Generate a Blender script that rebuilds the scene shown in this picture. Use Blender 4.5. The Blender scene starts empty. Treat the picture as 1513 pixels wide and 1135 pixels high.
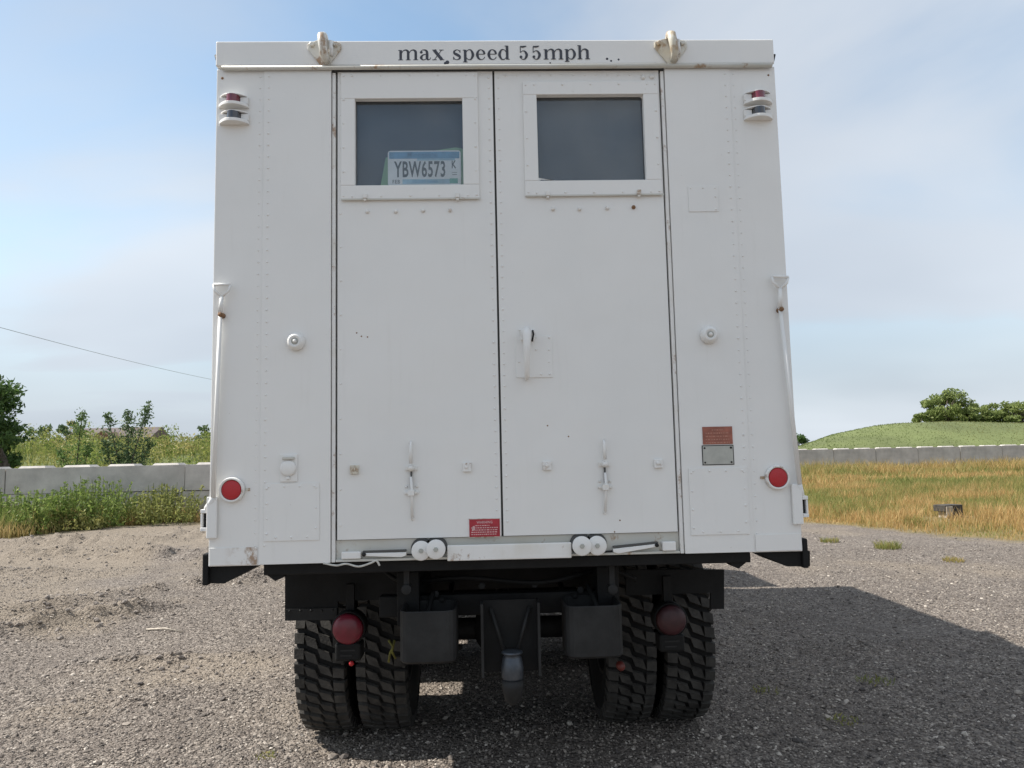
import bpy, math, random
import numpy as np
from mathutils import Vector, Matrix
rad = math.radians
random.seed(7); RNG = np.random.default_rng(7)
SC = bpy.context.scene
COL = SC.collection

# ------------------------------------------------------------------ camera, sky, sun, exposure
W0, H0 = 1513.0, 1135.0
FPX, PITCH, ROLL, YAW = 1100.0, 0.096569, -0.021712, 0.031779
CAM = Vector((-0.073, -3.177, 1.605))
fwd = Vector((math.sin(YAW)*math.cos(PITCH), math.cos(YAW)*math.cos(PITCH), math.sin(PITCH)))
rt0 = Vector((math.cos(YAW), -math.sin(YAW), 0)); up0 = rt0.cross(fwd)
RT = math.cos(ROLL)*rt0 + math.sin(ROLL)*up0
UP = -math.sin(ROLL)*rt0 + math.cos(ROLL)*up0
cd = bpy.data.cameras.new('camera'); cam = bpy.data.objects.new('camera', cd); COL.objects.link(cam)
M3 = Matrix((RT, UP, -fwd)).transposed()
cam.matrix_world = Matrix.Translation(CAM) @ M3.to_4x4()
cd.sensor_fit = 'HORIZONTAL'; cd.sensor_width = 36.0; cd.lens = 36.0*FPX/W0
cd.clip_start = 0.05; cd.clip_end = 12000
SC.camera = cam

SUN_DIR = Vector((-0.84, 0.08, 1.0)).normalized()       # towards the sun
SUN_EL = math.asin(SUN_DIR.z); SUN_AZ = math.atan2(SUN_DIR.x, SUN_DIR.y)
world = bpy.data.worlds.new('World'); SC.world = world; world.use_nodes = True
nt = world.node_tree; nt.nodes.clear()
def N(t, typ, **kw):
    n = t.nodes.new(typ)
    for k, v in kw.items(): setattr(n, k, v)
    return n
sky = N(nt, 'ShaderNodeTexSky'); sky.sky_type = 'NISHITA'; sky.sun_disc = False
sky.sun_elevation = SUN_EL; sky.sun_rotation = SUN_AZ
sky.air_density = 1.0; sky.dust_density = 1.0; sky.ozone_density = 1.0
bg1 = N(nt, 'ShaderNodeBackground'); bg1.inputs['Strength'].default_value = 0.135
tint = N(nt, 'ShaderNodeMix', data_type='RGBA', blend_type='MULTIPLY'); tint.inputs['Factor'].default_value = 1.0; tint.inputs['B'].default_value = (0.97, 1.08, 1.02, 1)
nt.links.new(sky.outputs[0], tint.inputs['A']); nt.links.new(tint.outputs['Result'], bg1.inputs['Color'])
tc = N(nt, 'ShaderNodeTexCoord')
sep = N(nt, 'ShaderNodeSeparateXYZ'); nt.links.new(tc.outputs['Generated'], sep.inputs[0])
zc = N(nt, 'ShaderNodeMath', operation='MAXIMUM'); nt.links.new(sep.outputs['Z'], zc.inputs[0]); zc.inputs[1].default_value = 0.0
za = N(nt, 'ShaderNodeMath', operation='ADD'); nt.links.new(zc.outputs[0], za.inputs[0]); za.inputs[1].default_value = 0.22
dx = N(nt, 'ShaderNodeMath', operation='DIVIDE'); nt.links.new(sep.outputs['X'], dx.inputs[0]); nt.links.new(za.outputs[0], dx.inputs[1])
dy = N(nt, 'ShaderNodeMath', operation='DIVIDE'); nt.links.new(sep.outputs['Y'], dy.inputs[0]); nt.links.new(za.outputs[0], dy.inputs[1])
cmb = N(nt, 'ShaderNodeCombineXYZ'); nt.links.new(dx.outputs[0], cmb.inputs[0]); nt.links.new(dy.outputs[0], cmb.inputs[1])
mp = N(nt, 'ShaderNodeMapping'); mp.inputs['Location'].default_value = (2.28, -3.58, 0); mp.inputs['Rotation'].default_value = (0, 0, 1.57); mp.inputs['Scale'].default_value = (0.75, 1.0, 1)
nt.links.new(cmb.outputs[0], mp.inputs[0])
nz = N(nt, 'ShaderNodeTexNoise'); nz.inputs['Scale'].default_value = 0.8; nz.inputs['Detail'].default_value = 7; nz.inputs['Roughness'].default_value = 0.47; nz.inputs['Distortion'].default_value = 0.5
nt.links.new(mp.outputs[0], nz.inputs['Vector'])
rmp = N(nt, 'ShaderNodeMapRange', interpolation_type='SMOOTHSTEP'); rmp.inputs['From Min'].default_value = 0.33; rmp.inputs['From Max'].default_value = 0.57
rmp.inputs['To Min'].default_value = 0.06; rmp.inputs['To Max'].default_value = 0.95
nt.links.new(nz.outputs['Fac'], rmp.inputs['Value'])
hz = N(nt, 'ShaderNodeMapRange', interpolation_type='SMOOTHSTEP'); hz.inputs['From Min'].default_value = 0.0; hz.inputs['From Max'].default_value = 0.45
hz.inputs['To Min'].default_value = 0.97; hz.inputs['To Max'].default_value = 0.0
nt.links.new(sep.outputs['Z'], hz.inputs['Value'])
mx = N(nt, 'ShaderNodeMath', operation='MAXIMUM'); nt.links.new(rmp.outputs[0], mx.inputs[0]); nt.links.new(hz.outputs[0], mx.inputs[1])
nz2 = N(nt, 'ShaderNodeTexNoise'); nz2.inputs['Scale'].default_value = 0.45; nz2.inputs['Detail'].default_value = 4
nt.links.new(mp.outputs[0], nz2.inputs['Vector'])
crc = N(nt, 'ShaderNodeValToRGB'); crc.color_ramp.elements[0].position = 0.35; crc.color_ramp.elements[0].color = (0.385, 0.425, 0.485, 1)
crc.color_ramp.elements[1].position = 0.65; crc.color_ramp.elements[1].color = (0.545, 0.59, 0.645, 1)
nt.links.new(nz2.outputs['Fac'], crc.inputs['Fac'])
bg2 = N(nt, 'ShaderNodeBackground'); bg2.inputs['Strength'].default_value = 1.0
nt.links.new(crc.outputs[0], bg2.inputs['Color'])
mxs = N(nt, 'ShaderNodeMixShader'); nt.links.new(mx.outputs[0], mxs.inputs[0]); nt.links.new(bg1.outputs[0], mxs.inputs[1]); nt.links.new(bg2.outputs[0], mxs.inputs[2])
wo = N(nt, 'ShaderNodeOutputWorld'); nt.links.new(mxs.outputs[0], wo.inputs['Surface'])

sd = bpy.data.lights.new('sun', 'SUN'); sd.energy = 4.6; sd.angle = rad(0.55); sd.color = (1.0, 0.955, 0.88)
sun = bpy.data.objects.new('sun', sd); COL.objects.link(sun)
sun.rotation_euler = SUN_DIR.to_track_quat('Z', 'Y').to_euler(); sun.location = SUN_DIR*60

SC.view_settings.view_transform = 'Standard'; SC.view_settings.look = 'None'
SC.view_settings.exposure = 0.56; SC.view_settings.gamma = 1.0; SC.view_settings.use_curve_mapping = False

# ------------------------------------------------------------------ measuring: photo position -> metres on the plane y
def ray(px, py): return fwd*FPX + RT*(px-W0/2) - UP*(py-H0/2)
def F(px, py, y=0.0):
    d = ray(px, py); t = (y-CAM.y)/d.y; q = CAM + d*t
    return q.x, q.z
def R(x0, y0, x1, y1, y=0.0):
    a, b, c, d = F(x0, y0, y), F(x1, y0, y), F(x1, y1, y), F(x0, y1, y)
    return (a[0]+d[0])/2, (b[0]+c[0])/2, (c[1]+d[1])/2, (a[1]+b[1])/2      # x0,x1,z0,z1
MPP = 0.00292                                                            # metres per photo pixel on the rear face

# ------------------------------------------------------------------ materials
def mat(name, col, rough=0.6, metal=0.0, var=0.0, vscale=8.0, bump=0.0, bscale=40.0, spec=0.5, coat=0.0):
    m = bpy.data.materials.new(name); m.use_nodes = True; t = m.node_tree
    b = t.nodes['Principled BSDF']; b.inputs['Base Color'].default_value = (*col, 1); b.inputs['Roughness'].default_value = rough
    b.inputs['Metallic'].default_value = metal; b.inputs['Specular IOR Level'].default_value = spec; b.inputs['Coat Weight'].default_value = coat
    co = N(t, 'ShaderNodeTexCoord')
    if var:
        n = N(t, 'ShaderNodeTexNoise'); n.inputs['Scale'].default_value = vscale; n.inputs['Detail'].default_value = 6; n.inputs['Roughness'].default_value = 0.6
        t.links.new(co.outputs['Object'], n.inputs['Vector'])
        r = N(t, 'ShaderNodeValToRGB'); r.color_ramp.elements[0].position = 0.3; r.color_ramp.elements[1].position = 0.7
        r.color_ramp.elements[0].color = (*[c*(1-var) for c in col], 1); r.color_ramp.elements[1].color = (*[min(1, c*(1+var)) for c in col], 1)
        t.links.new(n.outputs['Fac'], r.inputs[0]); t.links.new(r.outputs[0], b.inputs['Base Color'])
    if bump:
        n2 = N(t, 'ShaderNodeTexNoise'); n2.inputs['Scale'].default_value = bscale; n2.inputs['Detail'].default_value = 4
        t.links.new(co.outputs['Object'], n2.inputs['Vector'])
        bp = N(t, 'ShaderNodeBump'); bp.inputs['Strength'].default_value = bump; bp.inputs['Distance'].default_value = 0.01
        t.links.new(n2.outputs['Fac'], bp.inputs['Height']); t.links.new(bp.outputs[0], b.inputs['Normal'])
    return m

def white_paint(name, rust=0.0, base=(0.80, 0.788, 0.762), rx=None):
    m = bpy.data.materials.new(name); m.use_nodes = True; t = m.node_tree; b = t.nodes['Principled BSDF']
    b.inputs['Roughness'].default_value = 0.42; b.inputs['Specular IOR Level'].default_value = 0.45
    co = N(t, 'ShaderNodeTexCoord')
    def noise(scale, detail, stretch=(1, 1, 1), rough=0.6):
        mpn = N(t, 'ShaderNodeMapping'); mpn.inputs['Scale'].default_value = stretch
        t.links.new(co.outputs['Object'], mpn.inputs[0])
        n = N(t, 'ShaderNodeTexNoise'); n.inputs['Scale'].default_value = scale; n.inputs['Detail'].default_value = detail; n.inputs['Roughness'].default_value = rough
        t.links.new(mpn.outputs[0], n.inputs['Vector']); return n
    def mix(fac, a, bcol):
        x = N(t, 'ShaderNodeMix', data_type='RGBA'); t.links.new(fac, x.inputs['Factor'])
        if isinstance(a, tuple): x.inputs['A'].default_value = (*a, 1)
        else: t.links.new(a, x.inputs['A'])
        x.inputs['B'].default_value = (*bcol, 1); return x.outputs['Result']
    def ramp(src, lo, hi, top):
        r = N(t, 'ShaderNodeMapRange', interpolation_type='SMOOTHSTEP'); r.inputs['From Min'].default_value = lo; r.inputs['From Max'].default_value = hi
        r.inputs['To Max'].default_value = top; t.links.new(src, r.inputs['Value']); return r.outputs[0]
    c = mix(ramp(noise(1.3, 5).outputs['Fac'], 0.4, 0.75, 0.55), base, (0.74, 0.735, 0.715))
    c = mix(ramp(noise(5.0, 8, (5, 1, 0.35), 0.7).outputs['Fac'], 0.54, 0.82, 0.22), c, (0.60, 0.575, 0.52))       # rain streaks
    c = mix(ramp(noise(38, 5, (1, 1, 1), 0.7).outputs['Fac'], 0.69, 0.75, 0.5), c, (0.48, 0.44, 0.39))          # scuffs
    if rust:
        rf = ramp(noise(13, 8, (1, 1, 0.7), 0.72).outputs['Fac'], 0.62-0.18*rust, 0.72-0.16*rust, 0.85)
        if rx:                                   # the stain sits at one end of the strip
            sp = N(t, 'ShaderNodeSeparateXYZ'); t.links.new(co.outputs['Object'], sp.inputs[0])
            g = ramp(sp.outputs['X'], rx[0], rx[1], 1.0); mm = N(t, 'ShaderNodeMath', operation='MULTIPLY'); t.links.new(rf, mm.inputs[0]); t.links.new(g, mm.inputs[1]); rf = mm.outputs[0]
        c = mix(rf, c, (0.30, 0.17, 0.08))
        if not rx: c = mix(ramp(noise(7, 6).outputs['Fac'], 0.45, 0.70, 0.6*rust), c, (0.50, 0.42, 0.27))
    t.links.new(c, b.inputs['Base Color'])
    b1 = N(t, 'ShaderNodeBump'); b1.inputs['Strength'].default_value = 0.35; b1.inputs['Distance'].default_value = 0.035
    t.links.new(noise(2.2, 2).outputs['Fac'], b1.inputs['Height'])
    b2 = N(t, 'ShaderNodeBump'); b2.inputs['Strength'].default_value = 0.08; b2.inputs['Distance'].default_value = 0.002
    t.links.new(noise(120, 3).outputs['Fac'], b2.inputs['Height']); t.links.new(b1.outputs[0], b2.inputs['Normal'])
    t.links.new(b2.outputs[0], b.inputs['Normal'])
    return m

PAINT = white_paint('white_paint'); PAINT_R = white_paint('white_paint_worn', 0.35); PAINT_RR = white_paint('white_paint_rusty', 0.8, (0.66, 0.64, 0.57))
STAINED = white_paint('white_paint_stained', 0.9, rx=(-1.19, -1.06)); BEIGE = white_paint('beige_rubber_paint', 0.15, (0.60, 0.56, 0.45))
SILLP = white_paint('white_paint_grimy', 0.25, (0.55, 0.54, 0.49))
BLACK = mat('black_frame_paint', (0.0105, 0.0105, 0.0105), 0.65, 0, 0.4, 6, 0.15, 60, spec=0.22)
GREYM = mat('dark_grey_metal', (0.021, 0.021, 0.021), 0.6, 0.0, 0.35, 10, 0.1, 80, spec=0.25)
STEEL = mat('worn_steel', (0.075, 0.085, 0.10), 0.42, 0.6, 0.3, 20)
SEAL = mat('black_rubber_seal', (0.085, 0.083, 0.080), 0.7)
RUBBER = mat('dusty_tread_rubber', (0.054, 0.050, 0.045), 0.85, 0, 0.6, 7, 0.25, 90, spec=0.25); RUBBER_B = mat('groove_shade_rubber', (0.014, 0.0135, 0.013), 0.85, 0, 0.3, 9, spec=0.2)  # carcass blackened: shade of the tread grooves put into its colour
RUST = mat('rusty_bolt', (0.22, 0.12, 0.06), 0.8, 0, 0.5, 60)
REDL = mat('red_reflector', (0.46, 0.012, 0.018), 0.3, 0, 0.15, 300, 0.4, 350, coat=0.15)
REDD = mat('dark_red_lens', (0.16, 0.012, 0.03), 0.15, 0, 0.1, 30, coat=0.8)
REDT2 = mat('shaded_tail_lens', (0.050, 0.014, 0.017), 0.5, 0, 0.3, 30)  # right lens: shade of its deeper recess put into a darker red
REDT = mat('red_tail_lens', (0.16, 0.010, 0.024), 0.4, 0, 0.2, 30, coat=0.15)
SMOKE = mat('dark_smoked_lens', (0.03, 0.032, 0.04), 0.12, 0, 0.1, 20, coat=0.9)
INK = mat('black_lettering', (0.048, 0.051, 0.064), 0.6, 0, 0.3, 40)
REDS = mat('red_enamel_sign', (0.36, 0.022, 0.035), 0.4, 0, 0.25, 25)
PINKINK = mat('pale_sign_print', (0.62, 0.40, 0.40), 0.5, 0, 0.3, 120)
REDBROWN = mat('faded_red_plate', (0.31, 0.105, 0.07), 0.5, 0, 0.3, 30)
REDBROWN2 = mat('faded_red_print', (0.42, 0.20, 0.14), 0.5, 0, 0.3, 80)
GREYPL = mat('grey_data_plate', (0.42, 0.42, 0.38), 0.45, 0.1, 0.12, 30)
BACKING = mat('pane_backing', (0.085, 0.105, 0.13), 0.6, 0, 0.15, 4)
INTER = mat('van_interior', (0.12, 0.13, 0.12), 0.7, 0, 0.2, 3)
YELLOW = mat('yellow_strap', (0.12, 0.11, 0.015), 0.7, 0, 0.5, 40)
REDVALVE = mat('red_valve', (0.12, 0.02, 0.014), 0.5, 0, 0.3, 40)
CORDM = mat('grey_white_cord', (0.55, 0.54, 0.50), 0.8, 0, 0.2, 60)
CONC = mat('weathered_concrete', (0.50, 0.465, 0.43), 0.9, 0, 0.22, 1.6, 0.5, 22)
BARK = mat('bark', (0.10, 0.08, 0.06), 0.9, 0, 0.4, 12, 0.6, 30)
WOODD = mat('old_dark_timber', (0.055, 0.048, 0.04), 0.85, 0, 0.5, 10, 0.6, 25)
WOODL = mat('pale_weathered_timber', (0.36, 0.31, 0.25), 0.85, 0, 0.35, 10, 0.5, 25)
STICKM = mat('pale_dry_stick', (0.50, 0.44, 0.36), 0.8, 0, 0.3, 30)
BARNW = mat('barn_wall', (0.17, 0.12, 0.10), 0.9, 0, 0.2, 0.6)
BARNR = mat('barn_roof', (0.12, 0.095, 0.09), 0.8, 0, 0.25, 0.5)
BARNR2 = mat('barn_gable_roof', (0.16, 0.08, 0.06), 0.8, 0, 0.2, 0.5)
WIREM = mat('wire_metal', (0.34, 0.35, 0.36), 0.6)
PLW = mat('plate_white', (0.92, 0.93, 0.94), 0.4, 0, 0.04, 20)
PLB = mat('plate_blue', (0.17, 0.38, 0.58), 0.4, 0, 0.25, 18)
PLB2 = mat('plate_pale_blue', (0.42, 0.62, 0.74), 0.4, 0, 0.2, 22)
PLINK = mat('plate_dark_ink', (0.10, 0.115, 0.12), 0.5)
PLG = mat('plate_green_tab', (0.16, 0.46, 0.38), 0.5)
GREENC = mat('pale_green_card', (0.30, 0.50, 0.32), 0.7, 0, 0.15, 9)

def glass_mat():
    m = bpy.data.materials.new('window_glass'); m.use_nodes = True; t = m.node_tree; t.nodes.clear()
    tr = N(t, 'ShaderNodeBsdfTransparent'); tr.inputs[0].default_value = (0.98, 0.99, 0.99, 1)
    gl = N(t, 'ShaderNodeBsdfGlossy'); gl.inputs['Roughness'].default_value = 0.03; gl.inputs[0].default_value = (0.9, 0.95, 1, 1)
    fr = N(t, 'ShaderNodeFresnel'); fr.inputs[0].default_value = 1.5
    mm = N(t, 'ShaderNodeMath', operation='MULTIPLY'); mm.inputs[1].default_value = 1.1; t.links.new(fr.outputs[0], mm.inputs[0])
    mi = N(t, 'ShaderNodeMixShader'); t.links.new(mm.outputs[0], mi.inputs[0]); t.links.new(tr.outputs[0], mi.inputs[1]); t.links.new(gl.outputs[0], mi.inputs[2])
    co = N(t, 'ShaderNodeTexCoord'); nn = N(t, 'ShaderNodeTexNoise'); nn.inputs['Scale'].default_value = 4.0; nn.inputs['Detail'].default_value = 6; t.links.new(co.outputs['Object'], nn.inputs['Vector'])
    rr_ = N(t, 'ShaderNodeMapRange'); rr_.inputs['From Min'].default_value = .35; rr_.inputs['From Max'].default_value = .75; rr_.inputs['To Max'].default_value = .10; t.links.new(nn.outputs['Fac'], rr_.inputs['Value'])
    df = N(t, 'ShaderNodeBsdfDiffuse'); df.inputs[0].default_value = (.45, .46, .45, 1); m2 = N(t, 'ShaderNodeMixShader'); t.links.new(rr_.outputs[0], m2.inputs[0]); t.links.new(mi.outputs[0], m2.inputs[1]); t.links.new(df.outputs[0], m2.inputs[2])   # uneven reflections painted in as a pale mottled film
    bpn = N(t, 'ShaderNodeBump'); bpn.inputs['Strength'].default_value = .3; bpn.inputs['Distance'].default_value = .0015; t.links.new(nn.outputs['Fac'], bpn.inputs['Height']); t.links.new(bpn.outputs[0], gl.inputs['Normal'])
    o = N(t, 'ShaderNodeOutputMaterial'); t.links.new(m2.outputs[0], o.inputs[0]); return m
GLASS = glass_mat()

def leaf_mat(name, c0, c1, dry=None, trans=0.35, rough=0.55):
    """leaf / blade colour varies per leaf; 'dry' attribute (0..1) turns it straw coloured"""
    m = bpy.data.materials.new(name); m.use_nodes = True; t = m.node_tree; t.nodes.clear()
    g = N(t, 'ShaderNodeNewGeometry'); r = N(t, 'ShaderNodeValToRGB')
    r.color_ramp.elements[0].color = (*c0, 1); r.color_ramp.elements[1].color = (*c1, 1)
    t.links.new(g.outputs['Random Per Island'], r.inputs[0]); c = r.outputs[0]
    if dry:
        a = N(t, 'ShaderNodeAttribute'); a.attribute_name = 'dry'
        r2 = N(t, 'ShaderNodeValToRGB'); r2.color_ramp.elements[0].color = (*dry[0], 1); r2.color_ramp.elements[1].color = (*dry[1], 1)
        t.links.new(g.outputs['Random Per Island'], r2.inputs[0])
        x = N(t, 'ShaderNodeMix', data_type='RGBA'); t.links.new(a.outputs['Fac'], x.inputs['Factor']); t.links.new(c, x.inputs['A']); t.links.new(r2.outputs[0], x.inputs['B']); c = x.outputs['Result']
    b = N(t, 'ShaderNodeBsdfPrincipled'); b.inputs['Roughness'].default_value = rough; b.inputs['Specular IOR Level'].default_value = 0.25; t.links.new(c, b.inputs['Base Color'])
    tl = N(t, 'ShaderNodeBsdfTranslucent'); t.links.new(c, tl.inputs[0])
    mi = N(t, 'ShaderNodeMixShader'); mi.inputs[0].default_value = trans; t.links.new(b.outputs[0], mi.inputs[1]); t.links.new(tl.outputs[0], mi.inputs[2])
    o = N(t, 'ShaderNodeOutputMaterial'); t.links.new(mi.outputs[0], o.inputs[0]); return m
STRAW = ((0.45, 0.265, 0.10), (0.64, 0.45, 0.21))
GRASSM = leaf_mat('field_grass', (0.14, 0.18, 0.045), (0.30, 0.31, 0.10), STRAW, 0.45)
HILLG = leaf_mat('hill_grass', (0.112, 0.155, 0.042), (0.16, 0.20, 0.065), ((0.22, 0.23, 0.09), (0.28, 0.27, 0.12)), 0.45)
WEEDM = leaf_mat('weed_leaves', (0.11, 0.175, 0.04), (0.29, 0.36, 0.10), ((0.42, 0.27, 0.12), (0.56, 0.41, 0.20)), 0.45)
BRUSHM = leaf_mat('brush_leaves', (0.075, 0.13, 0.03), (0.30, 0.34, 0.085), ((0.33, 0.29, 0.11), (0.46, 0.38, 0.16)), 0.45)
LEAFD = leaf_mat('dark_tree_leaves', (0.035, 0.075, 0.02), (0.11, 0.18, 0.05))
LEAFM = leaf_mat('tree_leaves', (0.13, 0.18, 0.05), (0.30, 0.345, 0.12))
LEAFS = leaf_mat('sapling_leaves', (0.08, 0.15, 0.04), (0.20, 0.28, 0.09))
LEAFG = leaf_mat('grey_green_leaves', (0.06, 0.11, 0.045), (0.17, 0.23, 0.11))

def ground_mat():
    m = bpy.data.materials.new('gravel_ground'); m.use_nodes = True; t = m.node_tree; b = t.nodes['Principled BSDF']
    b.inputs['Roughness'].default_value = 0.92; b.inputs['Specular IOR Level'].default_value = 0.2
    co = N(t, 'ShaderNodeTexCoord')
    def vor(s, sx=1.0):
        v = N(t, 'ShaderNodeTexVoronoi'); v.inputs['Scale'].default_value = s; t.links.new(co.outputs['Object'], v.inputs['Vector']); return v
    def noise(s, d=5, r=0.6):
        n = N(t, 'ShaderNodeTexNoise'); n.inputs['Scale'].default_value = s; n.inputs['Detail'].default_value = d; n.inputs['Roughness'].default_value = r
        t.links.new(co.outputs['Object'], n.inputs['Vector']); return n
    def mix(fac, a, bb, bt='MIX'):
        x = N(t, 'ShaderNodeMix', data_type='RGBA', blend_type=bt)
        if isinstance(fac, float): x.inputs['Factor'].default_value = fac
        else: t.links.new(fac, x.inputs['Factor'])
        for k, s in (('A', a), ('B', bb)):
            if isinstance(s, tuple): x.inputs[k].default_value = (*s, 1)
            else: t.links.new(s, x.inputs[k])
        return x.outputs['Result']
    def ramp(src, stops):
        r = N(t, 'ShaderNodeValToRGB'); e = r.color_ramp.elements
        while len(e) < len(stops): e.new(0.5)
        for i, (p, c) in enumerate(stops): e[i].position = p; e[i].color = (*c, 1)
        t.links.new(src, r.inputs[0]); return r.outputs[0]
    v1, v2 = vor(78), vor(34)
    sx = N(t, 'ShaderNodeSeparateColor'); t.links.new(v1.outputs['Color'], sx.inputs[0])
    sx2 = N(t, 'ShaderNodeSeparateColor'); t.links.new(v2.outputs['Color'], sx2.inputs[0])
    peb = ((0.0, (0.050, 0.043, 0.040)), (0.45, (0.158, 0.132, 0.113)), (0.8, (0.265, 0.225, 0.19)), (1.0, (0.55, 0.49, 0.425)))
    c1 = ramp(sx.outputs[0], peb); c2 = ramp(sx2.outputs[0], peb)
    c = mix(0.4, c1, c2)
    c = mix(ramp(noise(1.1, 6).outputs['Fac'], ((0.35, (0, 0, 0)), (0.7, (0.6, 0.6, 0.6)))), c, (0.150, 0.126, 0.110))
    c = mix(ramp(noise(5, 6).outputs['Fac'], ((0.45, (0, 0, 0)), (0.8, (0.35, 0.35, 0.35)))), c, (0.27, 0.235, 0.20))
    a1 = N(t, 'ShaderNodeAttribute'); a1.attribute_name = 'soil'
    soil = ramp(noise(9, 8, 0.75).outputs['Fac'], ((0.3, (0.19, 0.155, 0.12)), (0.7, (0.34, 0.285, 0.225))))
    c = mix(a1.outputs['Fac'], c, soil)
    a2 = N(t, 'ShaderNodeAttribute'); a2.attribute_name = 'turf'
    turf = ramp(noise(3, 8, 0.7).outputs['Fac'], ((0.3, (0.15, 0.14, 0.06)), (0.7, (0.32, 0.23, 0.11))))
    c = mix(a2.outputs['Fac'], c, turf)
    t.links.new(c, b.inputs['Base Color'])
    p1 = N(t, 'ShaderNodeBump', invert=True); p1.inputs['Strength'].default_value = 0.9; p1.inputs['Distance'].default_value = 0.012; t.links.new(v1.outputs['Distance'], p1.inputs['Height'])
    p2 = N(t, 'ShaderNodeBump', invert=True); p2.inputs['Strength'].default_value = 0.7; p2.inputs['Distance'].default_value = 0.022; t.links.new(v2.outputs['Distance'], p2.inputs['Height']); t.links.new(p1.outputs[0], p2.inputs['Normal'])
    p3 = N(t, 'ShaderNodeBump'); p3.inputs['Strength'].default_value = 0.6; p3.inputs['Distance'].default_value = 0.05; t.links.new(noise(7, 6).outputs['Fac'], p3.inputs['Height']); t.links.new(p2.outputs[0], p3.inputs['Normal'])
    t.links.new(p3.outputs[0], b.inputs['Normal']); return m
GROUNDM = ground_mat()
HILLM = mat('hill_soil', (0.118, 0.140, 0.046), 0.95, 0, 0.30, 0.16, 0.5, 3)
def stone_mat():
    m = bpy.data.materials.new('loose_stones'); m.use_nodes = True; t = m.node_tree; b = t.nodes['Principled BSDF']; b.inputs['Roughness'].default_value = 0.85
    g = N(t, 'ShaderNodeNewGeometry'); r = N(t, 'ShaderNodeValToRGB'); e = r.color_ramp.elements
    for i, (p, c) in enumerate(((0, (0.07, 0.06, 0.055)), (0.45, (0.172, 0.145, 0.124)), (0.82, (0.295, 0.252, 0.212)), (1, (0.54, 0.48, 0.415)))):
        if i > 1: e.new(0.5)
    for i, (p, c) in enumerate(((0, (0.07, 0.06, 0.055)), (0.45, (0.172, 0.145, 0.124)), (0.82, (0.295, 0.252, 0.212)), (1, (0.54, 0.48, 0.415)))):
        e[i].position = p; e[i].color = (*c, 1)
    t.links.new(g.outputs['Random Per Island'], r.inputs[0]); t.links.new(r.outputs[0], b.inputs['Base Color']); return m
STONEM = stone_mat()
CLODM = mat('dark_clods', (0.20, 0.173, 0.152), 0.95, 0, 0.5, 14)

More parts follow.
